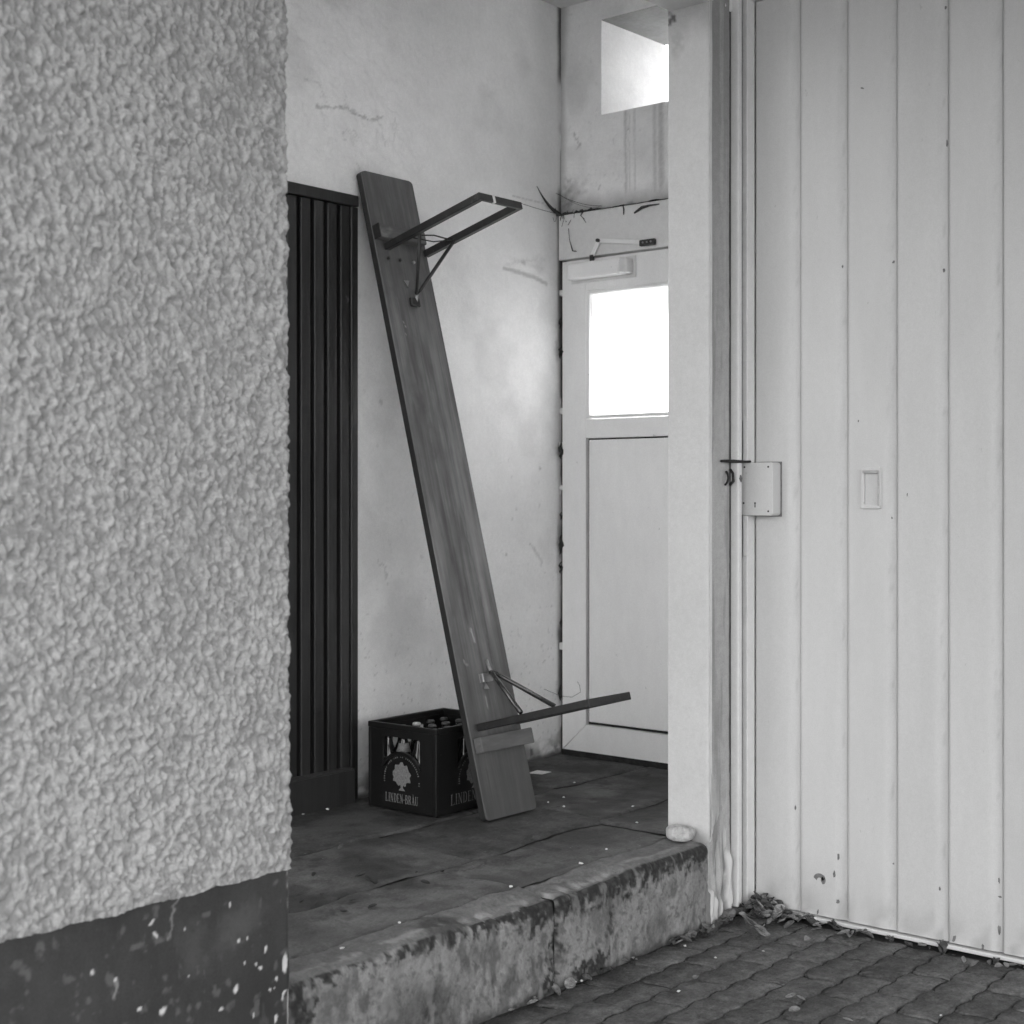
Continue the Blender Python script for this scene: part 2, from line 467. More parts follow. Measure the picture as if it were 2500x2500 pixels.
def dabs(n, r0, r1, h0, h1, lift, seed):
    rng = np.random.default_rng(seed)
    cx = rng.uniform(us[0], us[-1], n); cz = rng.uniform(zs[0] - .01, zs[-1], n)
    for i in range(n):
        ra = rng.uniform(r0, r1); rb = ra * rng.uniform(1.0, 1.9); rot = rng.normal(-.40, .5)
        hh = rng.uniform(h0, h1); l0 = rng.uniform(0, lift)
        R = rb * 1.05
        i0 = max(int((cx[i] - R - us[0]) / step_s), 0); i1 = min(int((cx[i] + R - us[0]) / step_s) + 2, len(us))
        j0 = max(int((cz[i] - R - zs[0]) / step_s), 0); j1 = min(int((cz[i] + R - zs[0]) / step_s) + 2, len(zs))
        if i1 - i0 < 2 or j1 - j0 < 2: continue
        x = us[i0:i1, None] - cx[i]; z = zs[None, j0:j1] - cz[i]
        ca, sa = math.cos(rot), math.sin(rot)
        d2 = ((x * ca - z * sa) / ra) ** 2 + ((x * sa + z * ca) / rb) ** 2
        b = l0 + hh * np.sqrt(np.clip(1 - d2, 0, 1))
        sub = Hh[i0:i1, j0:j1]
        np.maximum(sub, np.where(d2 < 1, b, 0), out=sub)
dabs(9500, .0036, .0072, .0020, .0066, .003, 11)
dabs(9000, .0024, .0045, .0015, .0046, .0050, 12)
dabs(900, .0080, .0130, .0035, .0070, .004, 13)
ca_, sa_ = math.cos(.42), math.sin(.42)
Ua = U * ca_ + Z * sa_; Za = -U * sa_ + Z * ca_
wpx = .010 * (fbm(U * 45, Z * 45, 12, 2) - .5); wpz = .010 * (fbm(U * 45, Z * 45, 13, 2) - .5)
crag = fbm((Ua + wpx) * 118, (Za + wpz) * 84, 2, 4, .6)
clump = fbm(Ua * 36, Za * 27, 10, 3); patch = fbm(U * 9, Z * 9, 14, 2)
Hh = .0085 * sstep(.22, .82, crag) * (.2 + 1.4 * clump) * (.55 + .9 * patch) + .62 * Hh * (.6 + .8 * patch)
Hs = Hh + .0022 * (fbm(U * 60, Z * 60, 4, 3) - .5) + .006 * (fbm(U * 5, Z * 5, 7, 2) - .5) + .0016 * (fbm(U * 240, Z * 240, 1, 2) - .5)
Hs = (Hs + np.roll(Hs, 1, 0) + np.roll(Hs, 1, 1) + np.roll(Hs, -1, 0) + np.roll(Hs, -1, 1)) / 5
Hs = Hs * 1.12 * (.55 + .45 * sstep(.272, .30, Z)) + .003
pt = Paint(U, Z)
pt.m = np.clip((.0062 - Hh) / .008, 0, .52)       # hollows painted darker to deepen their shade
bz = .272 + .006 * (fbm(U * 20, 0 * U, 3) - .5) * 2 + .002 * (fbm(U * 90, 0 * U, 6) - .5) * 2
Zs = np.where(Z < bz + step_s, np.maximum(Z, bz), Z)
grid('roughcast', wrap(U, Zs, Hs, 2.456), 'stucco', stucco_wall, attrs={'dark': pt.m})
us2 = np.arange(.98, 2.27, .0036); zs2 = np.linspace(GZ - .01, .30, 158)
U, Z = np.meshgrid(us2, zs2, indexing='ij')
chip = Paint(U, Z)
for (c, r, rot) in (((1.7927, 0.2352), (.014, .004), .75), ((1.8047, 0.2036), (.009, .0055), -.8), ((1.9978, 0.2275), (.004, .009), -.25), ((2.0189, 0.1451), (.005, .005), 0),
                    ((2.0401, 0.1436), (.003, .006), 0), ((2.0903, 0.1115), (.004, .009), -.4), ((2.0345, 0.0940), (.004, .006), 0), ((2.0753, 0.0707), (.008, .005), -.6), ((2.0662, 0.0818), (.004, .004), 0),
                    ((1.6557, 0.1688), (.0055, .0055), 0), ((1.7082, 0.1379), (.0055, .0055), 0), ((1.7680, 0.0635), (.005, .005), 0), ((1.8218, 0.0498), (.008, .013), -.5),
                    ((2.0100, 0.0442), (.009, .016), -.2), ((1.9726, 0.0098), (.008, .004), .4), ((2.0582, -0.0257), (.003, .006), 0), ((2.1499, 0.0639), (.009, .026), -.1), ((2.1240, 0.0371), (.004, .007), -.4),
                    ((2.1464, -0.0047), (.005, .018), -.7), ((2.1205, -0.0499), (.005, .016), -.3), ((1.8770, 0.2003), (.003, .005), 0), ((1.8895, 0.1017), (.004, .003), 0), ((2.1053, 0.0186), (.003, .004), 0), ((2.1146, 0.0180), (.003, .004), 0)):
    chip.blob(c, (r[0] * .74, r[1] * .74), 1., rot, .22, .007)
chip.stroke([(1.7082, 0.1347), (1.7063, 0.1029)], .004, .35, .8)
chip.stroke([(1.8594, 0.2724), (1.8420, 0.2258), (1.8380, 0.1933)], .0022, .25, .8)
chip.blob((1.8937, 0.1507), (.03, .05), .05, .2, .9, .03); chip.blob((2.0233, 0.1764), (.06, .03), .05, .3, .9, .03)
chip.noise(38, .66, .78, .10, 8)
E_ = edge_x(Z)
chip.add(sstep(.010, .002, np.abs(U - (E_ - .006) + .010 * (fbm(Z * 26, 0 * Z, 2) - .5))) * sstep(.45, .58, fbm(Z * 17, U * 3, 5)) * .95)
relief = -.0016 * chip.m + .003 * (fbm(U * 9, Z * 9, 4, 3) - .5) + .002 * (fbm(Z * 20, U * 2, 1) - .5)
dk = Paint(U, Z); dk.noise(6, .5, .72, .5, 4)
grid('plinth', wrap(U, Z, relief, 2.4555), 'plinth', stucco_wall, attrs={'light': chip.m, 'dark': dk.m})
box('wall_body', -4, 2.12, 2.475, 2.76, GZ - .02, 5.6, 'stucco_far', stucco_wall, 0)
bx = mesh('roughcast_beyond', [(-4, 2.462, GZ), (.985, 2.462, GZ), (.985, 2.462, 5.6), (-4, 2.462, 5.6), (.985, 2.462, 2.41), (2.13, 2.462, 2.41), (2.13, 2.462, 5.6)],
          [(0, 1, 2, 3), (4, 5, 6, 2)], 'stucco_far', stucco_wall)

# ------------------------------------------------------------------ porch: back wall with plaster relief
WY = 3.826; DX = 4.883; CEIL = 3.157
back_wall = thing('plaster_wall', (3.6, WY, 0), 'white plastered porch wall behind the leaning bench', 'wall')
xs = np.concatenate([np.linspace(2.1, 3.28, 24), np.arange(3.30, DX + .04, .0068)]); zs = np.arange(-.02, CEIL + .02, .0068)
X, Z = np.meshgrid(xs, zs, indexing='ij')
rel = .004 * (fbm(X * 3, Z * 3, 2, 3) - .5) + .0016 * (fbm(X * 22, Z * 22, 5, 3) - .5)
tro = sstep(2.0, 2.35, Z) * sstep(4.35, 3.7, X)         # rough trowelled zone above the door
rel += tro * (.010 * (fbm(X * 26 + Z * 6, Z * 34, 7, 3) - .5) + .006 * (fbm(X * 60, Z * 70, 3, 2) - .5))
p = Paint(X, Z)
p.stroke([(3.491, 2.460), (3.545, 2.465), (3.634, 2.479), (3.685, 2.471), (3.753, 2.464), (3.814, 2.482)], .0045, .5, .8, .012, .5)
p.stroke([(3.439, 2.548), (3.483, 2.540), (3.516, 2.528)], .005, .3, .8, .012, .5)
for a in range(26):
    x0 = 3.42 + random.random() * .5; z0 = 2.25 + random.random() * .3
    p.stroke([(x0, z0), (x0 + random.uniform(.0, .03), z0 - random.uniform(.02, .08))], .003, random.uniform(.08, .28), .9, .02, .6)
# old fixing scar near the corner
p.stroke([(4.508, 2.011), (4.599, 2.006), (4.692, 1.997), (4.786, 1.978)], .008, .42, .6, .004, .3)  # dark shadow line of the scar, painted in
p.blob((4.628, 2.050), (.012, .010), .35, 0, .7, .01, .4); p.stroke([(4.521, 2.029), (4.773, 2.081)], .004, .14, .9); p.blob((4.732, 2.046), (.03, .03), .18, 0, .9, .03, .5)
rel += .0045 * sstep(.03, .0, np.abs(Z - 2.03 + (X - 4.65) * .12)) * sstep(4.48, 4.54, X) * sstep(4.80, 4.74, X)
# grime along the corner with the white door
cx = DX - X
seam = sstep(.035, .004, cx + .02 * (fbm(Z * 7, 0 * Z, 1) - .55))
p.add(seam * (.12 + .75 * sstep(.44, .62, fbm(Z * 3.4, 0 * Z + 4, 2))))
p.add(sstep(.011, .0, cx) * .8 * sstep(.34, .5, fbm(Z * 5, 0 * Z + 9, 3)))
for c, r in (((4.878, 1.716), (.03, .05)), ((4.884, 1.291), (.035, .04)), ((4.884, 0.866), (.02, .05)), ((4.884, 0.284), (.022, .05)), ((4.889, 1.821), (.03, .06))):
    p.blob(c, r, .55, 0, .9, .02, .3)
p.blob((4.912, 2.280), (.075, .035), .55, -.5, .9, .03, .4); p.blob((4.923, 2.330), (.03, .12), .25, 0, .9, .03, .4)
p.stroke([(4.560, 2.312), (4.718, 2.313), (4.889, 2.290)], .003, .3, .8); 
p.stroke([(4.718, 0.862), (4.681, 0.888), (4.724, 0.850), (4.751, 0.811)], .006, .38, .8, .02, .5)
p.blob((4.740, 1.204), (.008, .008), .5, 0, .8, .01); p.blob((4.526, 0.853), (.005, .005), .5, 0, .8, .01); p.blob((4.686, 0.031), (.014, .022), .9, .2, .4, .01)
p.stroke([(3.810, 1.446), (3.818, 1.424)], .004, .3, .9, .02); p.stroke([(3.799, 0.867), (3.831, 0.813), (3.842, 0.767)], .003, .3, .9, .02); p.stroke([(3.842, 0.941), (3.863, 0.888)], .003, .22, .9, .02)
for a in range(60):
    x0 = 3.69 + random.random() ** 1.6 * .5; z0 = .05 + random.random() * 1.9
    p.blob((x0, z0), (random.uniform(.002, .005), random.uniform(.003, .012)), random.uniform(.12, .35), random.uniform(-.6, .6), .8, .012, .5)
for a in range(26):
    p.blob((4.2 + random.random() * .66, .03 + random.random() ** 1.7 * 1.3), (random.uniform(.003, .006), random.uniform(.003, .009)), random.uniform(.15, .5), 0, .8, .012, .4)
# splash dirt above the floor
p.add(sstep(.16, .0, Z + .12 * (fbm(X * 16, Z * 16, 6) - .5)) * .75 * (.3 + .7 * sstep(.38, .62, fbm(X * 30, Z * 30, 2))))
p.add(sstep(.03, .0, Z + .02 * (fbm(X * 30, 0 * X, 4) - .5)) * .9)
p.add(sstep(.4, .05, Z) * .10); p.noise(4, .55, .75, .12, 5); p.noise(90, .74, .80, .35, 11, (1, 1), sstep(1.2, .1, Z))
# soft rounded inner corner under the ceiling
fx = xs[:-1, None] * 0 + (xs[:-1, None] + xs[1:, None]) / 2; fz = (zs[None, :-1] + zs[None, 1:]) / 2
hole = (fx < 3.675) & (fx > 2.80) & (fz < 2.165)
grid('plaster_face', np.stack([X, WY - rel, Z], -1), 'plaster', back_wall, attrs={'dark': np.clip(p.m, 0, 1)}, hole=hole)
box('wall_body', 1.9, DX - .02, WY + .03, WY + .32, 2.2, CEIL + .3, 'plaster', back_wall, 0)
box('wall_body', 3.70, DX - .02, WY + .031, WY + .32, -.02, 2.198, 'plaster', back_wall, 0)
box('wall_body', 1.9, 2.78, WY + .031, WY + .32, -.02, 2.198, 'plaster', back_wall, 0)

# ------------------------------------------------------------------ wall above the white door with the deep transom opening
door_wall = thing('transom_wall', (DX + .2, 3.2, 2.27), 'white plastered wall above the white door, with a deep bright window opening', 'wall')
ys = np.arange(2.60, WY + .006, .0068); zs = np.arange(2.262, CEIL + .02, .0068)
Y, Z = np.meshgrid(ys, zs, indexing='ij')
NY0, NY1, NZ0, NZ1 = 2.86, 3.616, 2.672, 3.062
rel = .004 * (fbm(Y * 3, Z * 3, 3, 3) - .5) + .0016 * (fbm(Y * 24, Z * 24, 5, 3) - .5)
p = Paint(Y, Z)
for q0, w, v in (((3.491, 2.449)[0], .007, .42), ((3.473, 2.446)[0], .004, .30), ((3.446, 2.443)[0], .005, .32), ((3.348, 2.428)[0], .010, .42), ((3.318, 2.424)[0], .014, .5)):
    p.stroke([(q0, 2.66), (q0, 2.50), (q0 - .003, 2.38), (q0, 2.27)], w, v, .9, .004, .45)
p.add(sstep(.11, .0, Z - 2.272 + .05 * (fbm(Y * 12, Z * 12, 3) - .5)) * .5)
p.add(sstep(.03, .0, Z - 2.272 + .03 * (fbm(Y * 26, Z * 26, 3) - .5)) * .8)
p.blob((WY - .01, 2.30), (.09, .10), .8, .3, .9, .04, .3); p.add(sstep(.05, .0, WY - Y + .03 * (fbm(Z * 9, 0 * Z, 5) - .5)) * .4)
p.stroke([(3.755, 2.608), (3.734, 2.574), (3.736, 2.540)], .005, .5, .8, .02, .3); p.stroke([(3.716, 2.576), (3.736, 2.550)], .003, .4, .8, .02, .3)
p.blob((3.781, 2.422), (.02, .012), .5, .2, .8, .02, .4); p.blob((3.771, 2.395), (.012, .02), .4, .2, .8, .02, .4)
p.stroke([(3.777, 2.413), (3.792, 2.354), (3.788, 2.302)], .006, .35, .9, .02, .5); p.blob((3.479, 2.590), (.004, .006), .5); p.stroke([(3.625, 2.375), (3.629, 2.359)], .003, .4)
p.noise(70, .72, .78, .14, 11); p.noise(5, .5, .8, .16, 4)
fy = (ys[:-1, None] + ys[1:, None]) / 2; fz = (zs[None, :-1] + zs[None, 1:]) / 2
hole = (fy > NY0) & (fy < NY1) & (fz > NZ0) & (fz < NZ1)
grid('plaster_face', np.stack([DX + .0 * Y - rel, Y, Z], -1), 'plaster', door_wall, attrs={'dark': p.m}, hole=hole, flip=True)
NX = 5.342
t = np.linspace(0, 1, 40)
def ruled(name, f, m='plaster'):
    A, B = np.meshgrid(t, t, indexing='ij')
    return grid(name, f(A, B), m, door_wall)
e0 = lambda B: .006 * (fbm(B * 6, 0 * B, 4) - .5) * 2
ruled('opening_reveal', lambda A, B: np.stack([DX + .001 + A * (NX - DX), NY1 + .003 - .012 * A + e0(B) * (1 - A), NZ0 - .01 + B * (NZ1 - NZ0 + .02)], -1))
ruled('opening_reveal', lambda A, B: np.stack([DX + .001 + A * (NX - DX), NY0 - .003 + 0 * A, NZ0 - .01 + B * (NZ1 - NZ0 + .02)], -1))
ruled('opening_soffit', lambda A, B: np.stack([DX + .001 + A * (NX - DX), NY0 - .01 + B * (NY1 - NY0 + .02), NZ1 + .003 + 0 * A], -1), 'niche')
ruled('opening_sill', lambda A, B: np.stack([DX + .001 + A * (NX - DX), NY0 - .01 + B * (NY1 - NY0 + .02), NZ0 - .003 + 0 * A], -1))
box('wall_body', DX + .01, NX, 2.3, NY0 - .02, 2.26, CEIL + .3, 'plaster', door_wall, 0)
box('wall_body', DX + .01, NX, NY1 + .02, WY + .5, 2.26, CEIL + .3, 'plaster', door_wall, 0)
box('wall_body', DX + .01, NX, NY0 - .018, NY1 + .018, NZ1 + .02, CEIL + .3, 'plaster', door_wall, 0)
box('wall_body', DX + .01, NX, NY0 - .018, NY1 + .018, 2.26, NZ0 - .02, 'plaster', door_wall, 0)
box('wall_body', DX + .01, DX + .16, 2.3, 2.80, -.02, 2.258, 'plaster', door_wall, 0)
box('wall_body', DX + .01, DX + .16, WY + .005, WY + .5, -.02, 2.258, 'plaster', door_wall, 0)
tw = box('window_frame', NX - .035, NX, NY0, NY0 + .05, NZ0 + .001, NZ1 - .001, 'pvc', door_wall, .003)
box('window_frame', NX - .035, NX, NY0 + .052, NY1 - .012, NZ0 + .001, NZ0 + .012, 'pvc', door_wall, .002)
box('window_pane', NX - .012, NX - .006, NY0 + .045, NY1 - .0125, NZ0 + .008, NZ1 + .002, 'clear', door_wall, 0)

sunshade = box('added_sunshade', NX + .002, 6.0, 2.48, 4.6, 3.34, 3.44, 'soffit', None, .004)  # unseen slab added to keep sun and high sky off the transom opening
tag(sunshade, 'narrow eave slab, unseen, added behind the house to shade the transom window', 'sunshade')
# ------------------------------------------------------------------ lintel, ceiling, roof over the yard, masses of the house behind
lintel = box('lintel', 2.13, 4.30, 2.492, 2.648, 2.655, CEIL + .3, 'soffit', None, .008)
tag(lintel, 'white plastered lintel over the porch opening', 'lintel')
ceiling = box('ceiling', 1.9, NX, 2.66, WY + .3, CEIL, CEIL + .2, 'soffit', None, 0); tag(ceiling, kind='structure')


ROOF_X0, ROOF_Y0, ROOF_Z = -1.0, -3.2, 3.0
roof = box('yard_roof', ROOF_X0, 4.30, ROOF_Y0, 2.47, ROOF_Z, ROOF_Z + .16, "roofboard", None, .01)
tag(roof, 'flat roof over the corner of the yard, above the garage door', 'roof')
upper = box('added_upper_storey', 1.9, NX, 2.50, 8.0, CEIL + .32, 6.2, 'stucco_far', None, .02)  # unseen mass added to block the sun, trimmed to admit sky light
tag(upper, 'plain unseen upper storey above the porch, added to block the sun', 'house')
garage_house = thing('garage_building', (6, 0, GZ), 'plain garage building behind the white garage door', 'building')
box('wall', 4.32, 8.5, -4, 2.46, GZ - .02, 5.4, 'stucco_far', garage_house, .02)
box('wall', 4.21, 4.318, -4, -.12, GZ - .02, 5.4, 'stucco_far', garage_house, .01)
box('wall', 4.19, 4.318, -.12, 2.46, 2.72, 5.4, 'stucco_far', garage_house, .01)

# ------------------------------------------------------------------ pillar at the right of the porch opening
pillar = thing('pillar', (4.0, 2.57, GZ), 'smooth white plastered pillar between the porch and the garage door', 'pillar')
ss = np.arange(0, .30, .005); zs = np.arange(-.012, 2.70, .008)
S, Z = np.meshgrid(ss, zs, indexing='ij')
def pill(S):     # from the back of the face, along the face to the front, round the corner
    L = .146; r = .012; s = S - L; a = np.clip(s / r, 0, math.pi / 2)
    Y = np.where(s < 0, 2.648 - S, 2.648 - L - r * np.sin(a)); Xx = np.where(s < 0, 3.94, 3.94 + r - r * np.cos(a))
    Xx = np.where(s > r * math.pi / 2, 3.94 + r + (s - r * math.pi / 2), Xx)
    return Xx, Y, a
Xp, Yp, A = pill(S)
hp = .0025 * (fbm(S * 8, Z * 4, 3, 3) - .5) + .003 * (fbm(Z * 9, 0 * Z, 2) - .5) * np.sin(np.clip(A, 0, 1.5)) ** 2
p = Paint(S, Z)
p.add(sstep(.05, .0, Z + .04 * (fbm(S * 30, Z * 30, 2) - .5)) * .35); 
p.add(sstep(2.5, 2.66, Z + .1 * (fbm(S * 10, Z * 10, 6) - .5)) * .30); p.blob((.012, 2.63), (.014, .02), .9, .4, .7, .02); p.blob((.03, 2.56), (.02, .05), .3, .2, .9, .03)
keep = (ss[:-1, None] + 0 * zs[None, :-1]) > .162
grid('plaster_face', np.stack([Xp - hp * np.cos(A), Yp - hp * np.sin(A), Z], -1), 'pillar', pillar, attrs={'dark': p.m}, hole=keep, flip=True)
box('pillar_body', 3.955, 4.30, 2.52, 2.642, GZ - .02, 2.72, 'plaster', pillar, 0)
# strip of bare plaster on the pillar's front, flaking near the ground
xs = np.arange(3.925, 4.060, .0036); zs = np.arange(GZ - .02, 2.74, .006)
X, Z = np.meshgrid(xs, zs, indexing='ij')
low = sstep(.25, -.15, Z)
rel = .003 * (fbm(X * 12, Z * 5, 3, 3) - .5) + .0024 * (fbm(X * 60, Z * 40, 5, 3) - .5) + low * (.026 * (fbm(X * 34, Z * 7, 6, 4) - .45) + .012 * sstep(.5, .56, fbm(X * 30 + 3, Z * 5, 9, 3)))
p = Paint(X, Z)
p.add(sstep(.014, .0, 4.060 - X) * .35); p.add(sstep(.012, .0, 4.060 - X) * sstep(.45, .6, fbm(Z * 4, 0 * Z, 3)) * .5)
p.add(low * sstep(.54, .64, fbm(X * 40, Z * 8, 4, 3)) * .75); p.add(sstep(-.10, -.25, Z + .1 * (fbm(X * 24, Z * 9, 2) - .5)) * .55)
p.noise(26, .56, .74, .35, 7, (1, .12)); p.add(sstep(1.0, 2.7, Z) * .42 * (.35 + .65 * sstep(.36, .62, fbm(X * 50, Z * 1.3, 11, 3))))  # streaky darkening towards the top imitates the roof's shade
p.add(sstep(.008, .002, np.abs(X - 4.025 + .01 * (fbm(Z * 8, 0 * Z, 6) - .5))) * sstep(.05, -.05, Z) * .6)
lt = Paint(X, Z); lt.add(low * sstep(.50, .56, fbm(X * 30 + 3, Z * 5, 9, 3)) * .8); lt.add(sstep(.01, .0, X - 3.942) * .8 * sstep(0, .2, Z))
Xq = X + 0 * Z
Yq = 2.492 - rel
Xl = np.where(Z < 0, X, np.maximum(X, 3.9405))
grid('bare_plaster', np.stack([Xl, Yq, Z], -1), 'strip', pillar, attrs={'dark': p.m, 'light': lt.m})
# cap of the strip's left flank where it stands in front of the kerb
zz = np.arange(GZ - .02, .0, .006)
grid('flaking_edge', np.stack([np.stack([np.full_like(zz, 3.925), np.full_like(zz, 2.53), zz], -1), np.stack([np.full_like(zz, 3.925), np.interp(zz, zs, Yq[0]), zz], -1)], 0), 'strip', pillar,
     attrs={'dark': np.tile(np.linspace(.6, .35, len(zz)), (2, 1))})

# ------------------------------------------------------------------ porch floor: kerb stones and slabs
porch = thing('porch_step', (3.2, 2.9, GZ), 'worn concrete porch step with stained front and floor slabs', 'step')
box('step_core', 2.0, 3.93, 2.515, 2.61, GZ - .02, -.03, 'joint', porch, 0)
def kerb_stone(x0, x1, seed, sag):
    prof = [(2.622, -.06), (2.622, -.010)]
    for k in range(5): a = math.pi / 2 * k / 4; prof.append((2.614 + .008 * math.cos(a), -.008 + .008 * math.sin(a)))
    n = 16
    for k in range(1, n): prof.append((2.614 - (2.614 - 2.520) * k / n, 0.))
    for k in range(9): a = math.pi / 2 * k / 8; prof.append((2.520 - .030 * math.sin(a), -.028 + .028 * math.cos(a)))
    for k in range(1, 46): prof.append((2.490, -.028 - (.245) * k / 45))
    pr = np.array(prof); nrm = np.gradient(pr, axis=0); nrm = np.stack([-nrm[:, 1], nrm[:, 0]], 1); nrm /= np.linalg.norm(nrm, axis=1, keepdims=True) + 1e-9
    if nrm[10, 1] < 0: nrm = -nrm
    xs = np.arange(x0, x1 + .001, .005)
    T = np.cumsum(np.r_[0, np.linalg.norm(np.diff(pr, axis=0), axis=1)])
    Xg, Tg = np.meshgrid(xs, T, indexing='ij')
    h = .016 * (fbm(Xg * 6, Tg * 6, seed, 3) - .5) + .011 * (fbm(Xg * 26, Tg * 26, seed + 2, 4) - .5)
    e = np.minimum(Xg - x0, x1 - Xg); h -= .012 * np.clip(1 - e / .014, 0, 1) ** 2
    Tedge = T[22]
    h -= .020 * np.exp(-((Tg - Tedge) / .035) ** 2) * sstep(.45, .7, fbm(Xg * 7, 0 * Xg, seed + 5)) 
    Yg = pr[None, :, 0] + nrm[None, :, 0] * h; Zg = pr[None, :, 1] + nrm[None, :, 1] * h + sag * np.exp(-((Xg - x0) / .25) ** 2) * (Zfac(pr[:, 1])[None, :])
    Zb = np.broadcast_to(pr[None, :, 1], Xg.shape)
    p = Paint(Xg, Zb + (2.49 - np.minimum(pr[None, :, 0], 2.62)) * 0)
    front = (pr[None, :, 0] < 2.500) & (Zb < -.006)
    for pts, w in STAINS_SHADE: p.stroke(pts, w * 1.5, 1., .35, .055, .15)
    for c, r, v, rot in BLOBS: p.blob(c, r, v, rot, .5, .035, .15)
    p.noise(6, .46, .72, .6, seed + 1, (1, .8)); p.noise(24, .56, .70, .5, seed + 3, (1, .6)); p.noise(80, .58, .70, .45, seed + 2)
    p.add(sstep(-.235, -.262, Zb + .03 * (fbm(Xg * 20, Zb * 20, 3) - .5)) * .7)
    gr = fbm(Xg * 110, Zb * 110, seed + 8, 2)
    m = np.where(front, np.clip(p.m * (.82 + .4 * gr), 0, 1), 0)
    top = ~front
    tp = Paint(Xg, np.broadcast_to(pr[None, :, 0], Xg.shape)); tp.m[:] = .38; tp.noise(7, .5, .7, .75, seed + 4)
    tp.add(sstep(2.60, 2.622, tp.v + .012 * (fbm(Xg * 20, 0 * Xg, 3) - .5)) * (.8 if seed == 5 else .25))
    worn = np.exp(-((Tg - Tedge + .010 + .012 * (fbm(Xg * 30, Tg * 9, seed) - .5)) / .012) ** 2) * sstep(.42, .66, fbm(Xg * 24, Tg * 24, seed + 6))
    m = np.where(top, np.clip(tp.m - worn, 0, 1), m)
    lt = np.clip(worn * .55, 0, 1) + np.where(front, sstep(.58, .74, fbm(Xg * 40, Zb * 22, seed + 7)) * .35, 0)
    P = np.stack([Xg, Yg, Zg], -1)
    return grid('kerb_stone', P, 'kerb', porch, attrs={'dark': np.clip(m, 0, 1), 'light': np.clip(lt, 0, 1)})
Zfac = lambda z: np.clip((z + .2) / .2, 0, 1)
STAINS_SHADE = [([(2.2693, 0.0154), (2.3851, 0.0058), (2.4795, 0.0052)], .014), ([(2.5637, -0.0030), (2.6659, -0.0017), (2.7728, -0.0025), (2.8520, -0.0035)], .022), ([(2.7572, 0.0011), (2.8845, -0.0097), (3.0014, -0.0172)], .020),
          ([(3.0533, -0.0286), (3.1151, -0.0198), (3.1693, -0.0179)], .034), ([(3.2190, -0.0217), (3.2907, -0.0160), (3.4278, -0.0184), (3.4887, -0.0212)], .034), ([(3.5093, -0.0085), (3.6363, -0.0116), (3.6623, -0.0265)], .030), ([(3.7241, -0.0162), (3.8378, -0.0189), (3.9130, -0.0164)], .026),
          ([(3.1821, -0.0139), (3.1858, -0.0712), (3.1638, -0.1340), (3.1457, -0.1858), (3.1151, -0.2565)], .010), ([(3.2527, -0.2373), (3.3291, -0.2425), (3.3780, -0.2370)], .016), ([(2.2197, 0.0139), (2.2172, -0.0409), (2.2258, -0.0978)], .03)]  # last stroke imitates the shadow behind the roughcast wall
BLOBS = [((3.4078, -0.1441), (.022, .045), .9, -.2), ((2.6511, -0.1660), (.03, .05), .85, 0), ((3.1693, -0.1465), (.022, .06), .8, .3), ((3.2716, -0.0213), (.02, .04), .9, 0), ((2.5073, -0.1079), (.04, .02), .5, .2), ((2.3329, -0.0811), (.05, .05), .5, .2),
         ((2.8520, -0.0925), (.03, .03), .5, .2), ((2.9675, -0.1963), (.03, .05), .55, .2)]
kerb_stone(2.05, 3.157, 2, 0.); kerb_stone(3.163, 3.936, 5, -.006)
def slab(x0, x1, y0, y1, seed, dz=0., tilt=(0, 0)):
    gx = np.linspace(x0, x1, max(int((x1 - x0) / .009), 6)); gy = np.linspace(y0, y1, max(int((y1 - y0) / .009), 6))
    Xg, Yg = np.meshgrid(gx, gy, indexing='ij')
    edge_fade = sstep(2.63, 2.70, Yg) * sstep(3.80, 3.74, Yg)      # the whole floor wanders alike, so the joints are crooked
    wx = .030 * (fbm(Xg * 6, Yg * 6, 3, 3) - .5) * 2 * edge_fade * sstep(3.93, 3.86, Xg); wy = .034 * (fbm(Xg * 5 + 3, Yg * 5, 6, 4) - .5) * 2 * edge_fade
    e = np.minimum(np.minimum(Xg - x0, x1 - Xg), np.minimum(Yg - y0, y1 - Yg))
    h = dz + .007 * (fbm(Xg * 5, Yg * 5, seed, 3) - .5) + .004 * (fbm(Xg * 40, Yg * 40, seed + 1, 3) - .5) - .007 * np.clip(1 - e / .012, 0, 1) ** 2.2
    h += (Xg - x0) * tilt[0] + (Yg - y0) * tilt[1]
    p = Paint(Xg, Yg)
    for pts, w, v in CRACKS: p.stroke(pts, w, v, .6, .03, .2)
    for c, r, v in FSTAIN_SHADE: p.blob(c, r, v, .3, .9, .06, .2)
    p.add(np.clip(1 - e / .010, 0, 1) * .3); p.noise(5, .48, .70, .62, seed + 2); p.noise(20, .56, .70, .5, seed + 4)
    h -= .003 * sstep(.5, .9, p.m)
    lt = Paint(Xg, Yg); lt.noise(5, .56, .76, .14, seed + 5); lt.add(sstep(2.95, 2.62, Yg) * .10)
    return grid('floor_slab', np.stack([Xg + wx, Yg + wy, h], -1), 'slab', porch, attrs={'dark': p.m, 'light': lt.m})
CRACKS = [([(3.155, 2.882), (3.190, 2.848), (3.263, 2.849), (3.334, 2.870), (3.384, 2.856), (3.463, 2.841)], .006, .9), ([(2.960, 2.939), (3.044, 2.908), (3.141, 2.877)], .004, .5),
          ([(2.492, 2.811), (2.554, 2.826), (2.603, 2.825), (2.726, 2.862), (2.779, 2.861)], .005, .7), ([(2.807, 2.827), (2.898, 2.814)], .004, .6), ([(2.659, 2.822), (2.782, 2.888), (2.829, 2.896)], .004, .5),
          ([(3.544, 2.907), (3.619, 2.901), (3.667, 2.914)], .007, .7), ([(4.209, 3.413), (4.213, 3.339), (4.210, 3.241)], .004, .7)]
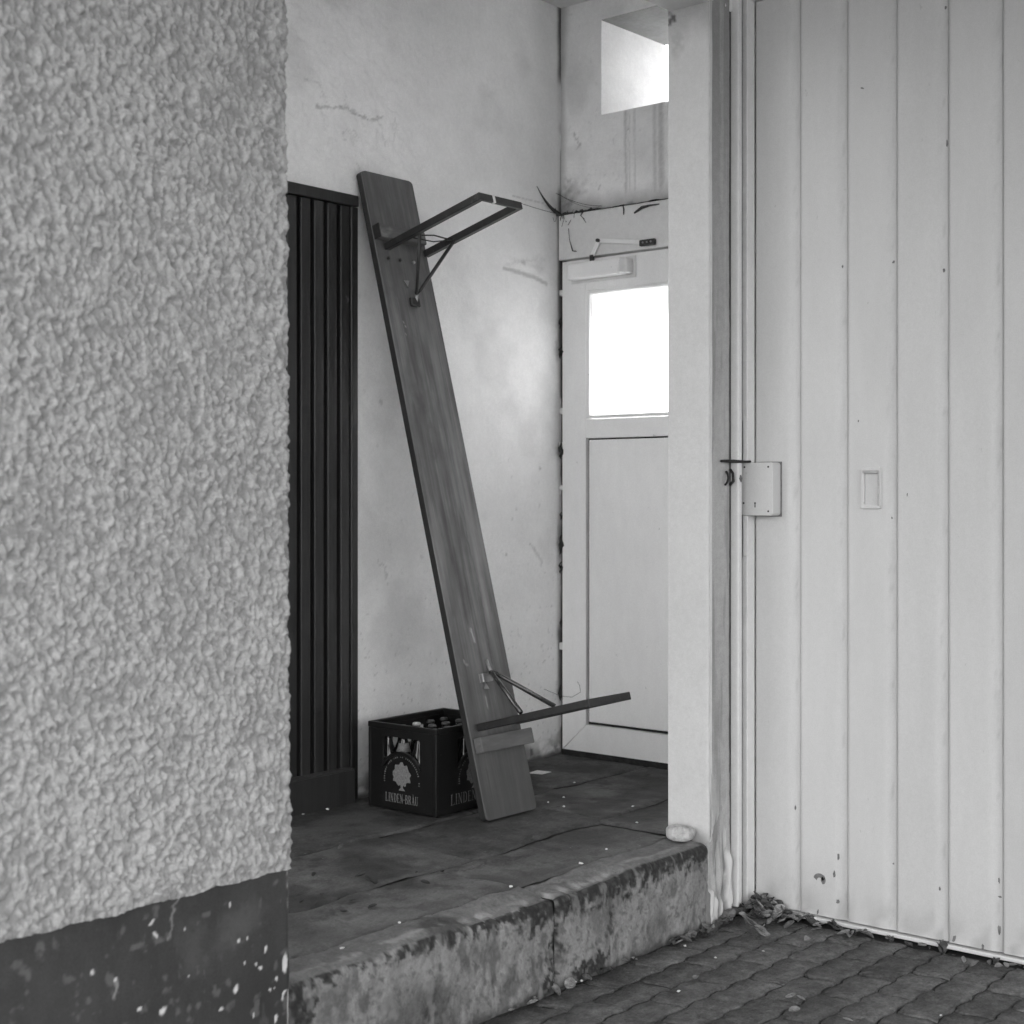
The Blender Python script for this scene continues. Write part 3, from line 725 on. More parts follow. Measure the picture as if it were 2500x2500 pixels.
FSTAIN_SHADE = [((3.305, 3.606), (.14, .20), .8), ((3.549, 3.505), (.18, .12), .9), ((3.513, 3.750), (.16, .10), .8), ((3.211, 3.279), (.14, .06), .45), ((3.379, 3.121), (.14, .06), .4), ((4.295, 2.976), (.12, .05), .5), ((4.040, 2.970), (.12, .04), .35), ((3.776, 3.187), (.16, .06), .5), ((3.527, 3.295), (.12, .05), .6)]  # dark blobs beside the crate paint its shadow, the rest are stains
slab(2.12, 3.146, 2.6255, 2.918, 1); slab(3.151, 3.937, 2.627, 2.920, 2, -.002, (-.002, 0)); slab(3.952, 4.87, 2.655, 2.95, 3)
slab(2.12, 3.299, 2.925, 3.341, 4, .002); slab(3.306, 3.990, 2.927, 3.339, 5, -.001, (.002, 0)); slab(3.997, 4.87, 2.962, 3.38, 6, -.002)
slab(2.12, 2.95, 3.352, 3.822, 7); slab(2.962, 3.80, 3.350, 3.822, 8); slab(3.812, 4.28, 3.350, 3.822, 9, -.001); slab(4.292, 4.872, 3.392, 3.822, 10, .001)
box('floor_bed', 2.0, 4.94, 2.612, 3.95, -.2, -.012, 'joint', porch, 0)
# ================================================================== THE OBJECTS
# ------------------------------------------------------------------ dark plank door in the back wall
pd = thing('plank_door', (3.25, WY - .01, 0), 'dark wooden door of narrow vertical slats, half hidden by the roughcast wall', 'door')
box('backing', 2.82, 3.66, WY + .012, WY + .05, .01, 2.15, 'doorgap', pd, 0)
box('jamb', 3.648, 3.681, WY - .014, WY + .06, -.004, 2.130, 'doorwood', pd, .003)
box('jamb', 2.80, 2.83, WY - .014, WY + .06, -.004, 2.130, 'doorwood', pd, .003)
box('top_rail', 2.80, 3.682, WY - .018, WY + .06, 2.132, 2.172, 'doorwood', pd, .004)
for i in range(12):
    x1 = 3.6445 - .0627 * i
    box('slat', x1 - .043, x1, WY - .008, WY + .015, .10, 2.129, 'doorwood', pd, .003)
box('threshold', 2.80, 3.632, WY - .052, WY + .02, -.005, .118, 'doorwood', pd, .006)
box('lit_threshold_top', 2.801, 3.631, WY - .053, WY - .005, .1185, .122, 'threshold', pd, .001)  # lighter sheet imitating the lit top of the threshold

# ------------------------------------------------------------------ white door with frosted pane
FX = 4.866      # front of the leaf
wd = thing('white_door', (DX, 3.32, 0), 'white porch door with bright frosted pane and plain lower panel', 'door')
AY, AZ = (0, 1, 0), (0, 0, 1)
def face(name, ol, x0, x1, m, parent=wd, bev=.0):
    return plate(name, ol, x1 - x0, ((x0 + x1) / 2, 0, 0), AY, AZ, m, parent, bev=bev)
face('stile', [[(3.805, .024), (3.805, 2.076), (3.682, 2.076), (3.682, .138), (3.802, .024)]], FX, FX + .045, 'pvc')
face('bottom_rail', [[(3.799, .0235), (3.680, .1365), (2.97, .1365), (2.84, .0235)]], FX + .0005, FX + .045, 'pvc')
face('stile', [[(2.836, .024), (2.967, .138), (2.967, 2.076), (2.836, 2.076)]], FX, FX + .045, 'pvc')
face('top_rail', [[(3.6805, 1.944), (3.6805, 2.0755), (2.9685, 2.0755), (2.9685, 1.944)]], FX + .0005, FX + .045, 'pvc')
face('middle_rail', [[(3.6805, 1.331), (3.6805, 1.410), (2.9685, 1.410), (2.9685, 1.331)]], FX + .0005, FX + .045, 'pvc')
gl = face('window_pane', [[(3.676, 1.413), (3.676, 1.941), (2.972, 1.941), (2.972, 1.413)]], FX + .024, FX + .030, 'frosted')
for a, b, c, d in ((3.661, 3.6795, 1.4115, 1.943), (2.9695, 2.988, 1.4115, 1.943), (2.989, 3.660, 1.4115, 1.426), (2.989, 3.660, 1.930, 1.943)):
    box('glazing_bead', FX - .003, FX + .022, a, b, c, d, 'pvc', wd, .003)
box('lower_panel', FX + .004, FX + .03, 2.975, 3.6685, .150, 1.3235, 'pvc', wd, .003)
box('panel_gasket', FX + .020, FX + .04, 2.968, 3.681, .1375, 1.330, 'grime', wd, 0)
box('sill_gap_shadow', FX + .012, FX + .05, 2.83, 3.82, -.006, .023, 'grime', wd, 0)  # dark box standing for the shadow in the gap under the door
box('head_light_block', FX + .047, FX + .085, 2.79, 3.83, 2.04, 2.11, 'whitepaint', wd, 0)  # added behind the head gap to block leaking sunlight
# head board whose top edge carries the dirt
box('head_board', FX - .012, DX + .02, 2.80, 3.817, 2.083, 2.2725, 'whitepaint', wd, .004)
ys = np.arange(2.80, 3.818, .006); xs = np.linspace(FX - .018, DX - .001, 6)
Y, X = np.meshgrid(ys, xs, indexing='ij')
grid('ledge_dust', np.stack([X, Y, 2.2728 + .012 * sstep(.3, .8, fbm(Y * 16, X * 30, 3)) * sstep(DX - .05, DX, X)], -1), 'grime', wd)
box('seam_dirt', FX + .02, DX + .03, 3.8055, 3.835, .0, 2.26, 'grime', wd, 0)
for zc, rr in (((3.821, 1.282)[1], .020), ((3.821, 0.883)[1], .022), ((3.821, 0.788)[1], .014), ((3.825, 0.258)[1], .018), ((3.825, 1.699)[1], .016), ((3.825, 1.820)[1], .014), ((3.825, 0.553)[1], .010), ((3.825, 1.005)[1], .009)):
    pts = [(FX - .003 - .003 * math.sin(k * 1.9), 3.812 + random.uniform(-.005, .005), zc + rr * 1.9 * (k / 3 - 1)) for k in range(7)]
    tube('dirt_clump', pts, [.001, rr * .22, rr * .5 * random.uniform(.6, 1), rr * .62, rr * .4 * random.uniform(.6, 1), rr * .2, .001], 'grime', wd, 7)
for z0, z1 in ((1.436, 1.462), (1.115, 1.135), (1.935, 1.96), (.44, .47), (1.30, 1.318)):
    box('sealant', FX + .001, FX + .02, 3.8058, 3.8235, z0, z1, 'whitepaint', wd, .002)
# closer on the leaf with its arm
cb = box('closer_body', FX - .052, FX - .001, 3.475, 3.742, 1.990, 2.058, 'pvc', wd, .008, 3)
box('end_cap', FX - .053, FX - .001, 3.438, 3.4745, 1.992, 2.056, 'soffit', wd, .008, 3)
box('closer_plate', FX - .004, FX - .0005, 3.425, 3.755, 1.978, 2.066, 'whitepaint', wd, .001)
tube('pivot', [(FX - .026, 3.630, 2.055), (FX - .026, 3.630, 2.085)], .010, 'threshold', wd)
bar('closer_arm', (FX - .026, 3.630, 2.081), (FX - .020, 3.600, 2.140), .020, .007, (0, 1, 0), 'pvc', wd)
tube('pivot', [(FX - .036, 3.598, 2.142), (FX - .006, 3.598, 2.142)], .007, 'threshold', wd)
bar('closer_arm', (FX - .020, 3.596, 2.141), (FX - .018, 3.385, 2.113), .014, .006, (0, 0, 1), 'pvc', wd)
bar('arm_shadow_bar', (FX - .0145, 3.596, 2.148), (FX - .0145, 3.385, 2.120), .004, .003, (0, 0, 1), 'grime', wd, 0)  # dark bar imitating the arm's shadow on the head board
box('arm_bracket', FX - .030, FX - .0125, 3.318, 3.392, 2.095, 2.120, 'threshold', wd, .004)
for y in (3.333, 3.352, 3.372): tube('screw', [(FX - .033, y, 2.108), (FX - .029, y, 2.108)], .004, 'steel', wd, 8)

# ------------------------------------------------------------------ garage door
GXF = 4.186
gd = thing('garage_door', (GXF, 1.3, GZ), 'white garage door of wide vertical boards with rusty spots', 'garage door')
def gprof(y):            # depth of the face at distance y from a board's left edge
    return np.interp(y, [0, .001, .003, .128, .150, .1625, .1635], [.008, .002, 0, 0, .0055, .006, .0085])
pu = np.array([0, .001, .003, .01, .03, .06, .09, .115, .128, .135, .142, .150, .157, .1625, .1635])
gz = np.linspace(-.240, 2.71, 150)
for i in range(15):
    y0 = 2.4706 - .1652 * i
    A, Zg = np.meshgrid(pu, gz, indexing='ij')
    wob = .0012 * (fbm(Zg * 1.4 + i * 7, A * 3, 4, 2) - .5)
    P = np.stack([GXF + gprof(A) + wob, y0 - A, Zg], -1)
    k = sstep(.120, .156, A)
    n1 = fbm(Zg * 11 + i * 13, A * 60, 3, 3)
    dk = k * (.07 + .10 * sstep(.50, .70, n1) + .22 * sstep(.70, .80, fbm(Zg * 34 + i * 5, A * 90, 8, 3))) + sstep(.154, .161, A) * .15 + sstep(-.12, -.24, Zg + .08 * (fbm(A * 40 + i, Zg * 20, 5) - .5)) * .35 * sstep(.42, .62, fbm(A * 60 + i * 3, Zg * 18, 6))  # groove slope and end line painted darker as shade, plus grime
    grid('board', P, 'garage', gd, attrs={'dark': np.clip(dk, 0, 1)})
box('bottom_rail', 4.172, 4.205, -.02, 2.462, -.257, -.2445, 'whitepaint', gd, .003)
box('frame_post', 4.077, 4.103, 2.470, 2.515, GZ + .03, 2.715, 'whitepaint', gd, .005)
box('leaf_edge', 4.138, 4.1855, 2.4725, 2.500, -.242, 2.712, 'whitepaint', gd, .003)
box('gap_backing', 4.104, 4.137, 2.490, 2.518, GZ, 2.71, 'rust', gd, 0)
box('gap_backing', 4.058, 4.0765, 2.497, 2.518, GZ, 2.71, 'threshold', gd, 0)
# lock case, rods, keyhole
lk = plate('lock_case', [rounded(2.378, 2.492, 1.031, 1.198, .008)], .046, (4.158, 0, 0), AY, AZ, 'garage', gd, bev=.0025)
plate('keyhole', [[(2.4405 + .0032 * math.cos(a), 1.069 + .0032 * math.sin(a)) for a in np.linspace(-1.0, 4.14, 12)] + [(2.4388, 1.055), (2.4422, 1.055)]], .0012, (4.1324, 0, 0), AY, AZ, 'grime', lk)
for y, z in ((2.392, 1.043), (2.392, 1.186), (2.480, 1.186), (2.483, 1.069)):
    plate('screw', [[(y + .0035 * math.cos(a), z + .0035 * math.sin(a)) for a in np.linspace(0, 6.2, 10)]], .0014, (4.1327, 0, 0), AY, AZ, 'threshold', lk)
box('lock_shadow_rim', 4.1835, 4.1858, 2.372, 2.494, 1.0255, 1.2035, 'rust', gd, 0)  # dark sheet imitating the shadow line round the lock case
for z0, z1 in ((.897, 1.027), (1.203, 1.338)):
    box('lock_rod', 4.129, 4.1375, 2.4665, 2.484, z0, z1, 'whitepaint', gd, .002)
tube('sliding_bolt', [(3.995, 2.483, 1.204), (4.06, 2.478, 1.204), (4.10, 2.463, 1.203), (4.140, 2.463, 1.204)], [.004, .006, .004, .004], 'grime', gd)
tube('staple', [(4.036, 2.489, 1.170), (4.026, 2.478, 1.162), (4.020, 2.472, 1.150), (4.022, 2.476, 1.138), (4.030, 2.489, 1.128)], .0035, 'grime', gd)
tube('staple', [(4.052, 2.485, 1.178), (4.054, 2.476, 1.165), (4.054, 2.474, 1.140), (4.052, 2.485, 1.128)], .0045, 'grime', gd)
plate('bolt_head', [[(4.083, 1.148), (4.092, 1.137), (4.098, 1.149), (4.089, 1.160)]], .004, (0, 2.4685, 0), (1, 0, 0), AZ, 'rust', gd)
ph = plate('pull_handle', [rounded(2.026, 2.090, 1.054, 1.181, .006), rounded(2.035, 2.081, 1.064, 1.171, .004)], .008, (4.1825, 0, 0), AY, AZ, 'garage', gd, bev=.001)
plate('handle_recess', [rounded(2.034, 2.082, 1.063, 1.172, .004)], .001, (4.1852, 0, 0), AY, AZ, 'garage', ph)
box('handle_shade_line', 4.172, 4.1845, 2.034, 2.083, 1.163, 1.172, 'strip', ph, .001)  # darker bars imitate the shaded edges of the recess
box('handle_shade_line', 4.174, 4.1845, 2.0285, 2.0335, 1.062, 1.172, 'strip', ph, .001)
# rust spots
def spot(c, r, rot=0., n=11):
    y, z = c
    yl = (2.4706 - y) % .1652
    x = GXF + float(gprof(yl)) - .0006
    ol = irregular(r[0], r[1], n)
    ca, sa = math.cos(rot), math.sin(rot)
    plate('rust_spot', [[(y + a * ca - b * sa, z + a * sa + b * ca) for a, b in ol]], .0008, (x, 0, 0), AY, AZ, 'rust', gd)
arc = [(math.cos(a), math.sin(a)) for a in np.linspace(.1, 2.9, 10)]
cy, cz = (2.239, -0.119)
plate('rust_spot', [[(cy - .002 + a * .021, cz - .004 + b * .017) for a, b in arc] + [(cy - .002 + a * .010, cz - .012 + b * .012) for a, b in reversed(arc)]], .0008, (GXF - .0006, 0, 0), AY, AZ, 'rust', gd)
for c, r, ro in (((2.224, -0.127), (.007, .012), 0), ((2.186, -0.100), (.004, .010), 0), ((2.172, -0.043), (.004, .011), .1), ((2.174, -0.185), (.006, .008), .3), ((2.243, -0.228), (.003, .008), .2),
                 ((1.657, -0.176), (.005, .012), 0), ((1.792, -0.227), (.005, .014), .4), ((1.704, -0.234), (.004, .009), 0), ((1.830, -0.250), (.006, .014), 0), ((2.326, 0.090), (.003, .008), 0), ((1.988, -0.036), (.003, .003), 0),
                 ((2.159, 1.814), (.003, .005), 0), ((1.988, 1.810), (.004, .005), 0), ((1.826, 1.769), (.004, .007), 0), ((1.821, 2.555), (.004, .005), 0), ((2.090, 2.361), (.006, .003), .6), ((2.103, 1.326), (.002, .004), 0), ((1.941, 1.096), (.002, .005), 0),
                 ((1.993, 1.025), (.002, .004), 0), ((1.817, 2.147), (.003, .010), 0), ((1.658, -0.031), (.003, .008), 0), ((2.008, -0.266), (.006, .005), 0), ((1.655, -0.078), (.005, .003), 0), ((1.838, -0.086), (.003, .006), 0),
                 ((2.391, 1.100), (.003, .010), .1)):
    spot(c, r, ro)

# ------------------------------------------------------------------ folding bench leaning upside down against the wall
BT = math.radians(-14.89)
bn = thing('folding_bench', (3.68, 3.197, .0078), 'long wooden beer bench with iron legs, leaning upright against the wall', 'bench', rot=(BT, 0, 0))
BWD, BL = .267, 2.335
zz = np.concatenate([np.linspace(0, .03, 6)[:-1], np.arange(.03, BL - .03, .0075), np.linspace(BL - .03, BL, 9)])
xx = np.concatenate([[0, .0012, .003], np.linspace(.006, BWD - .006, 46), [BWD - .003, BWD - .0012, BWD]])
def inset(z):
    r0, r1 = .012, .017
    a = np.where(z < r0, r0 - np.sqrt(np.clip(r0 ** 2 - (r0 - z) ** 2, 0, None)), 0)
    t_ = BL - z
    return np.where(t_ < r1, r1 - np.sqrt(np.clip(r1 ** 2 - (r1 - t_) ** 2, 0, None)), a)
A, Zb = np.meshgrid(xx, zz, indexing='ij')
ins = inset(Zb)
Xb = ins + A * (BWD - 2 * ins) / BWD
ed = np.minimum(A, BWD - A)
Yb = .004 * np.clip(1 - ed / .003, 0, 1) ** 2 + .0008 * (fbm(Xb * 30, Zb * 2, 3) - .5)
p = Paint(Xb, Zb)
p.stroke([(0.192, 1.092), (0.179, 0.958), (0.190, 0.809), (0.189, 0.691), (0.181, 0.517)], .0032, .75, .7, .004); p.stroke([(0.127, 2.301), (0.119, 2.188), (0.124, 2.125)], .0025, .5, .7, .004)
p.stroke([(0.145, 1.843), (0.186, 1.442), (0.144, 1.138)], .010, .22, .9, .01, .4); p.stroke([(0.163, 1.673), (0.153, 1.441)], .012, .35, .9, .015, .4)
for c, r, v in (((0.074, 1.460), (.022, .05), .6), ((0.089, 1.438), (.012, .02), .7), ((0.104, 1.378), (.014, .03), .45), ((0.100, 1.272), (.01, .03), .5), ((0.031, 2.293), (.025, .03), .5), ((0.083, 1.969), (.05, .07), .55), ((0.123, 1.841), (.05, .05), .45),
                ((0.043, 1.894), (.05, .03), .5), ((0.110, 0.423), (.05, .05), .35), ((0.211, 0.398), (.07, .06), .5), ((0.071, 0.328), (.05, .04), .6), ((0.224, 0.296), (.1, .03), .6), ((0.006, 0.212), (.03, .03), .5), ((0.212, 0.041), (.04, .10), .45),
                ((0.163, 0.133), (.02, .09), .4), ((0.167, 1.924), (.03, .03), .5)):
    p.blob(c, r, v, 0, .95, .03, .3)
p.add(sstep(.75, .0, Zb + .3 * (fbm(Xb * 30, Zb * 3, 2) - .5)) * .72); p.add(sstep(1.72, 2.0, Zb + .2 * (fbm(Xb * 24, Zb * 4, 5) - .5)) * .35); p.noise(14, .56, .74, .5, 6, (3, .35))
lt = Paint(Xb, Zb)
lt.stroke([(0.106, 0.646), (0.113, 0.602)], .0035, .7, .8, .004); lt.stroke([(0.114, 0.416), (0.112, 0.359)], .0015, .5, .8, .003); lt.stroke([(0.067, 1.765), (0.078, 1.735), (0.064, 1.714)], .0012, .6, .8, .002)
lt.add(sstep(.5, .8, fbm(Xb * 22 + 3, Zb * 1.6, 5)) * .22 * sstep(.4, .9, Zb) * sstep(2.2, 1.5, Zb)); lt.stroke([(0.043, 0.544), (0.049, 0.522)], .0015, .5, .8)
grid('seat_board', np.stack([Xb, Yb, Zb], -1), 'bench', bn, attrs={'dark': p.m, 'light': lt.m}, flip=True, local=True)
ol = []
for z in zz: ol.append((float(inset(z)), float(z)))
for z in zz[::-1]: ol.append((BWD - float(inset(z)), float(z)))
plate('board_edge', [ol], .024, (0, .016, 0), (1, 0, 0), (0, 0, 1), 'benchedge', bn, local=True)
def leg_frame(z0, up, h, xl, xr, tape):
    fr = bar('leg', (xl, -.012, z0), (xl, -h, z0 + up), .026, .024, (0, 0, 1), 'iron', bn, .003, local=True)
    bar('leg', (xr, -.012, z0), (xr, -h, z0 + up), .026, .024, (0, 0, 1), 'iron', bn, .003, local=True)
    cbm = bar('leg_crossbar', (xl - .0115, -h - .0055, z0 + up), (xr + .0115, -h - .0055, z0 + up), .026, .012, (0, 0, 1), 'iron', bn, .002, local=True)
    if tape:
        bar('tape_band', (xl + .058, -h - .0058, z0 + up), (xl + .070, -h - .0058, z0 + up), .0285, .0145, (0, 0, 1), 'tape', bn, .001, local=True)
leg_frame(2.040, .003, .470, .042, .246, True)
leg_frame(.308, .002, .492, .036, .240, False)
for zl, zb, hs, sg in ((2.032, 1.872, .172, 1), (.328, .486, .196, -1)):
    bp = (.140, -.022, zb)
    for xe in (.050, .232):
        kink = (.140 + (xe - .140) * .10, -.038, zb + (zl - zb) * .05)
        tube('strut', [bp, kink, (xe, -hs, zl)], .0082 if sg < 0 else .0068, 'strut' if sg < 0 else 'iron', bn, 10, True)
    if sg > 0: tube('cross_rod', [(.046, -.150, zl), (.140, -.158, zl + .010), (.24, -.166, zl)], .0028, 'iron', bn, 8, True)
    if sg > 0: tube('cross_rod', [(.046, -.120, zl + .006), (.15, -.140, zl - .006), (.24, -.166, zl + .004)], .0024, 'iron', bn, 8, True)
    box('bracket', .103, .150, -.014, 0, zb + sg * .002, zb + sg * .026, 'steel', bn, .003, local=True) if sg < 0 else box('bracket', .120, .165, -.012, 0, zb - .045, zb - .012, 'iron', bn, .003, local=True)
    tube('hook', [(.152, -.002, zb + .046 * -sg), (.151, -.008, zb + .02 * -sg), (.145, -.020, zb)], .006, 'steel', bn, 8, True)
    plate('clip', [[(.106, zb - .052 * (-sg)), (.136, zb - .054 * (-sg)), (.122, zb - .028 * (-sg))]], .004, (0, -.003, 0), (1, 0, 0), (0, 0, 1), 'steel', bn, local=True)
box('batten', .008, .282, -.036, -.0005, .222, .276, 'batten', bn, .004, local=True)
box('batten', .004, .240, -.034, -.0005, 2.068, 2.118, 'batten', bn, .004, local=True)
box('batten_end', -.001, .0035, -.035, -.0008, 2.067, 2.119, 'iron', bn, .001, local=True)
for x in (.05, .11, .18):
    tube('bolt', [(x, -.001, 2.002), (x, -.008, 2.002)], .006, 'iron' if x != .18 else 'steel', bn, 8, True)

# ------------------------------------------------------------------ bottle crate
CR = math.radians(1.6)
cr = thing('bottle_crate', (3.622, 3.374, .002), 'dark plastic beer crate with pale linden tree emblem, half behind the bench', 'crate', rot=(0, 0, CR))
CLX, CLY, CH = .40, .316, .300
def handle_hole(c, w, ring=.094, zc=.105):
    o = [(c - w, .256), (c + w, .256)]
    hole = rounded(c - w, c + w, .160, .256, .008, 3)
    pts = [(c + w - .004, .256), (c - w + .004, .256), (c - w, .250)]
    pts.append((c - w, .166 if w > ring * .8 else .17))
    for a in np.linspace(math.radians(142), math.radians(38), 17):
        pts.append((c + ring * math.cos(a), max(zc + ring * math.sin(a), .1605)))
    pts.append((c + w, .166)); pts.append((c + w, .250))
    return pts
def panel(name, L, org, ax, parent=cr):
    outer = rounded(.004, L - .004, .006, CH - .02, .006, 3)
    return plate(name, [outer, handle_hole(L / 2, .088)], .010, org, ax, (0, 0, 1), 'crate', parent, local=True, bev=.001)
pl = panel('side_panel', CLY, (.006, CLY, 0), (0, -1, 0))
pf = panel('side_panel', CLX, (0, .006, 0), (1, 0, 0))
panel('side_panel', CLY, (CLX - .006, 0, 0), (0, 1, 0)); panel('side_panel', CLX, (CLX, CLY - .006, 0), (-1, 0, 0))
for a, b, c, d in ((-.002, .012, -.002, CLY + .002), (CLX - .012, CLX + .002, -.002, CLY + .002), (.0125, CLX - .0125, -.002, .012), (.0125, CLX - .0125, CLY - .012, CLY + .002)):
    box('rim', a, b, c, d, CH - .020, CH, 'crate', cr, .003, local=True)
for a, b in ((-.001, -.001), (CLX - .011, -.001), (-.001, CLY - .011), (CLX - .011, CLY - .011)):
    box('corner_post', a, a + .012, b, b + .012, .001, CH - .0195, 'crate', cr, .003, local=True)
box('crate_floor', .012, CLX - .012, .012, CLY - .012, .006, .014, 'crate', cr, 0, local=True)
for i in range(1, 5): box('divider', .011 + (CLX - .022) / 5 * i - .0015, .011 + (CLX - .022) / 5 * i + .0015, .012, CLY - .012, .014, .13, 'crate', cr, 0, local=True)
def arch(org, ax, c, parent):
    o = [(c + .101 * math.cos(a), .105 + .101 * math.sin(a)) for a in np.linspace(math.radians(152), math.radians(28), 25)]
    i = [(c + .093 * math.cos(a), .105 + .093 * math.sin(a)) for a in np.linspace(math.radians(28), math.radians(152), 25)]
    return plate('handle_arch', [o + i], .010, org, ax, (0, 0, 1), 'crate', parent, local=True, bev=.0015)
arch((-.001, CLY, 0), (0, -1, 0), CLY / 2, cr); arch((0, -.001, 0), (1, 0, 0), CLX / 2, cr)
# lettering built from strokes: unit glyphs 0..1 high
GLY = {'L': (.55, [((.12, 0), (.12, 1), 1), ((.0, .97), (.26, .97), 0), ((.0, .03), (.52, .03), 0), ((.50, .03), (.50, .22), 0)]),
       'I': (.30, [((.14, 0), (.14, 1), 1), ((.0, .97), (.28, .97), 0), ((.0, .03), (.28, .03), 0)]),
       'N': (.62, [((.10, 0), (.10, 1), 0), ((.10, 1), (.50, 0), 1), ((.50, 0), (.50, 1), 0), ((.0, .03), (.2, .03), 0), ((.40, .97), (.60, .97), 0), ((.0, .97), (.1, .97), 0)]),
       'D': (.60, [((.12, 0), (.12, 1), 1), ((0, .97), (.34, .97), 0), ((.34, .97), (.50, .78), 1), ((.50, .78), (.50, .22), 1), ((.50, .22), (.34, .03), 1), ((.34, .03), (0, .03), 0)]),
       'E': (.52, [((.12, 0), (.12, 1), 1), ((0, .97), (.48, .97), 0), ((0, .03), (.50, .03), 0), ((.12, .5), (.36, .5), 0), ((.46, .97), (.46, .8), 0), ((.48, .03), (.48, .2), 0)]),
       'B': (.56, [((.12, 0), (.12, 1), 1), ((0, .97), (.32, .97), 0), ((.32, .97), (.42, .85), 1), ((.42, .85), (.42, .65), 1), ((.42, .65), (.32, .52), 1), ((.32, .52), (.12, .52), 0), ((.32, .52), (.48, .38), 1), ((.48, .38), (.48, .16), 1), ((.48, .16), (.34, .03), 1), ((.34, .03), (0, .03), 0)]),
       'R': (.60, [((.12, 0), (.12, 1), 1), ((0, .97), (.32, .97), 0), ((.32, .97), (.45, .84), 1), ((.45, .84), (.45, .64), 1), ((.45, .64), (.32, .5), 1), ((.32, .5), (.12, .5), 0), ((.30, .5), (.52, .03), 1), ((0, .03), (.26, .03), 0)]),
       'A': (.62, [((.08, 0), (.29, 1), 0), ((.29, 1), (.52, 0), 1), ((.16, .34), (.44, .34), 0), ((0, .03), (.2, .03), 0), ((.40, .03), (.62, .03), 0), ((.18, 1.14), (.24, 1.14), 2), ((.36, 1.14), (.42, 1.14), 2)]),
       'U': (.60, [((.12, 1), (.12, .2), 1), ((.12, .2), (.22, .03), 1), ((.22, .03), (.40, .03), 0), ((.40, .03), (.49, .2), 0), ((.49, .2), (.49, 1), 0), ((0, .97), (.26, .97), 0), ((.38, .97), (.60, .97), 0)]),
       '-': (.26, [((.02, .42), (.22, .42), 2)])}
def lettering(name, text, x0, x1, z0, z1, org, ax, m, parent):
    ax = Vector(ax); az = Vector((0, 0, 1)); n = ax.cross(az)      # n points out of the face
    tot = sum(GLY[c][0] + .10 for c in text) - .10
    sx = (x1 - x0) / tot; sz = z1 - z0
    V, F = [], []; cur = 0.; k = 0
    for c in text:
        w, st = GLY[c]
        for (a, b, kind) in st:
            th = (.0014, .0034, .0034)[kind] * (sz / .031) * .85
            p0 = Vector(((x0 + (cur + a[0]) * sx), z0 + a[1] * sz)); p1 = Vector(((x0 + (cur + b[0]) * sx), z0 + b[1] * sz))
            d = (p1 - p0).normalized(); q = Vector((-d.y, d.x)) * th / 2
            off = .00025 + .00002 * (k % 12); k += 1
            base = len(V)
            for pnt in (p0 + q, p0 - q, p1 - q, p1 + q):
                V.append(Vector(org) + ax * pnt.x + az * pnt.y + n * off)
            F.append((base, base + 1, base + 2, base + 3))
        cur += w + .10
    return mesh(name, V, F, m, parent, local=True)
def emblem(org, ax, c, parent):
    rng = random.Random(3)
    ax = Vector(ax); n = ax.cross(Vector((0, 0, 1)))
    o = Vector(org) + n * .0006
    cr_ = []
    for i in range(44):
        a = 2 * math.pi * i / 44
        rr = 1 + .10 * math.sin(a * 9) + rng.uniform(-.06, .06)
        w = .042 if math.sin(a) < 0 else .040
        h = .032 if math.sin(a) < 0 else .044
        cr_.append((c + w * rr * math.cos(a), .124 + h * rr * math.sin(a)))
    crown = plate('tree_emblem', [cr_], .0004, o, ax, (0, 0, 1), 'print', parent, local=True)
    tr = [(c - .006, .096), (c - .0045, .084), (c - .014, .0735), (c + .016, .0735), (c + .0055, .084), (c + .008, .096)]
    plate('tree_trunk_emblem', [tr], .0004, o - n * .0002, ax, (0, 0, 1), 'print', parent, local=True)
    V, F = [], []
    for i in range(34):                     # small ring lettering, too fine to read
        a = math.radians(186 - 192 * i / 33)
        if rng.random() < .12: continue
        w = rng.uniform(.0016, .0028); h = rng.uniform(.0030, .0042)
        ra = Vector((math.cos(a), math.sin(a))); ta = Vector((-ra.y, ra.x)); cc = Vector((c, .108)) + ra * .081
        b = len(V)
        for q in (ta * w + ra * h, -ta * w + ra * h, -ta * w - ra * h, ta * w - ra * h):
            pnt = cc + q * .75; V.append(o + ax * pnt.x + Vector((0, 0, 1)) * pnt.y)
        F.append((b, b + 1, b + 2, b + 3))
    ring = mesh('ring_lettering', V, F, 'print', parent, local=True); ring['kind'] = 'stuff'
emblem((0, CLY, 0), (0, -1, 0), CLY / 2, cr); emblem((0, 0, 0), (1, 0, 0), CLX / 2, cr)
lettering('lettering', 'LINDEN-BRAU', .082, .234, .030, .061, (0, CLY, 0), (0, -1, 0), 'print', cr)
lettering('lettering', 'LINDEN-BRAU', .076, .326, .030, .067, (0, 0, 0), (1, 0, 0), 'print', cr)
# bottles standing in the crate
def lathe(prof, seg=16):
    V, F = [], []
    for r, z in prof:
        for k in range(seg): V.append((r * math.cos(2 * math.pi * k / seg), r * math.sin(2 * math.pi * k / seg), z))
    for i in range(len(prof) - 1):
        for k in range(seg):
            k2 = (k + 1) % seg; F.append((i * seg + k, i * seg + k2, (i + 1) * seg + k2, (i + 1) * seg + k))
    F.append(tuple(range(seg))[::-1]); F.append(tuple((len(prof) - 1) * seg + k for k in range(seg)))
    return V, F
def lathe_mesh(name, prof, m, seg=16):
    V, F = lathe(prof, seg); me = bpy.data.meshes.new(name); me.from_pydata(V, [], F); me.materials.append(M[m])
    me.polygons.foreach_set('use_smooth', np.ones(len(F), bool)); me.update(); return me
bot_me = lathe_mesh('bottle', [(.028, 0), (.033, .004), (.034, .02), (.034, .15), (.031, .17), (.020, .20), (.0145, .225), (.0135, .252)], 'bottle')
lab_me = lathe_mesh('neck_label', [(.0262, .185), (.0207, .2), (.0172, .215)], 'print')
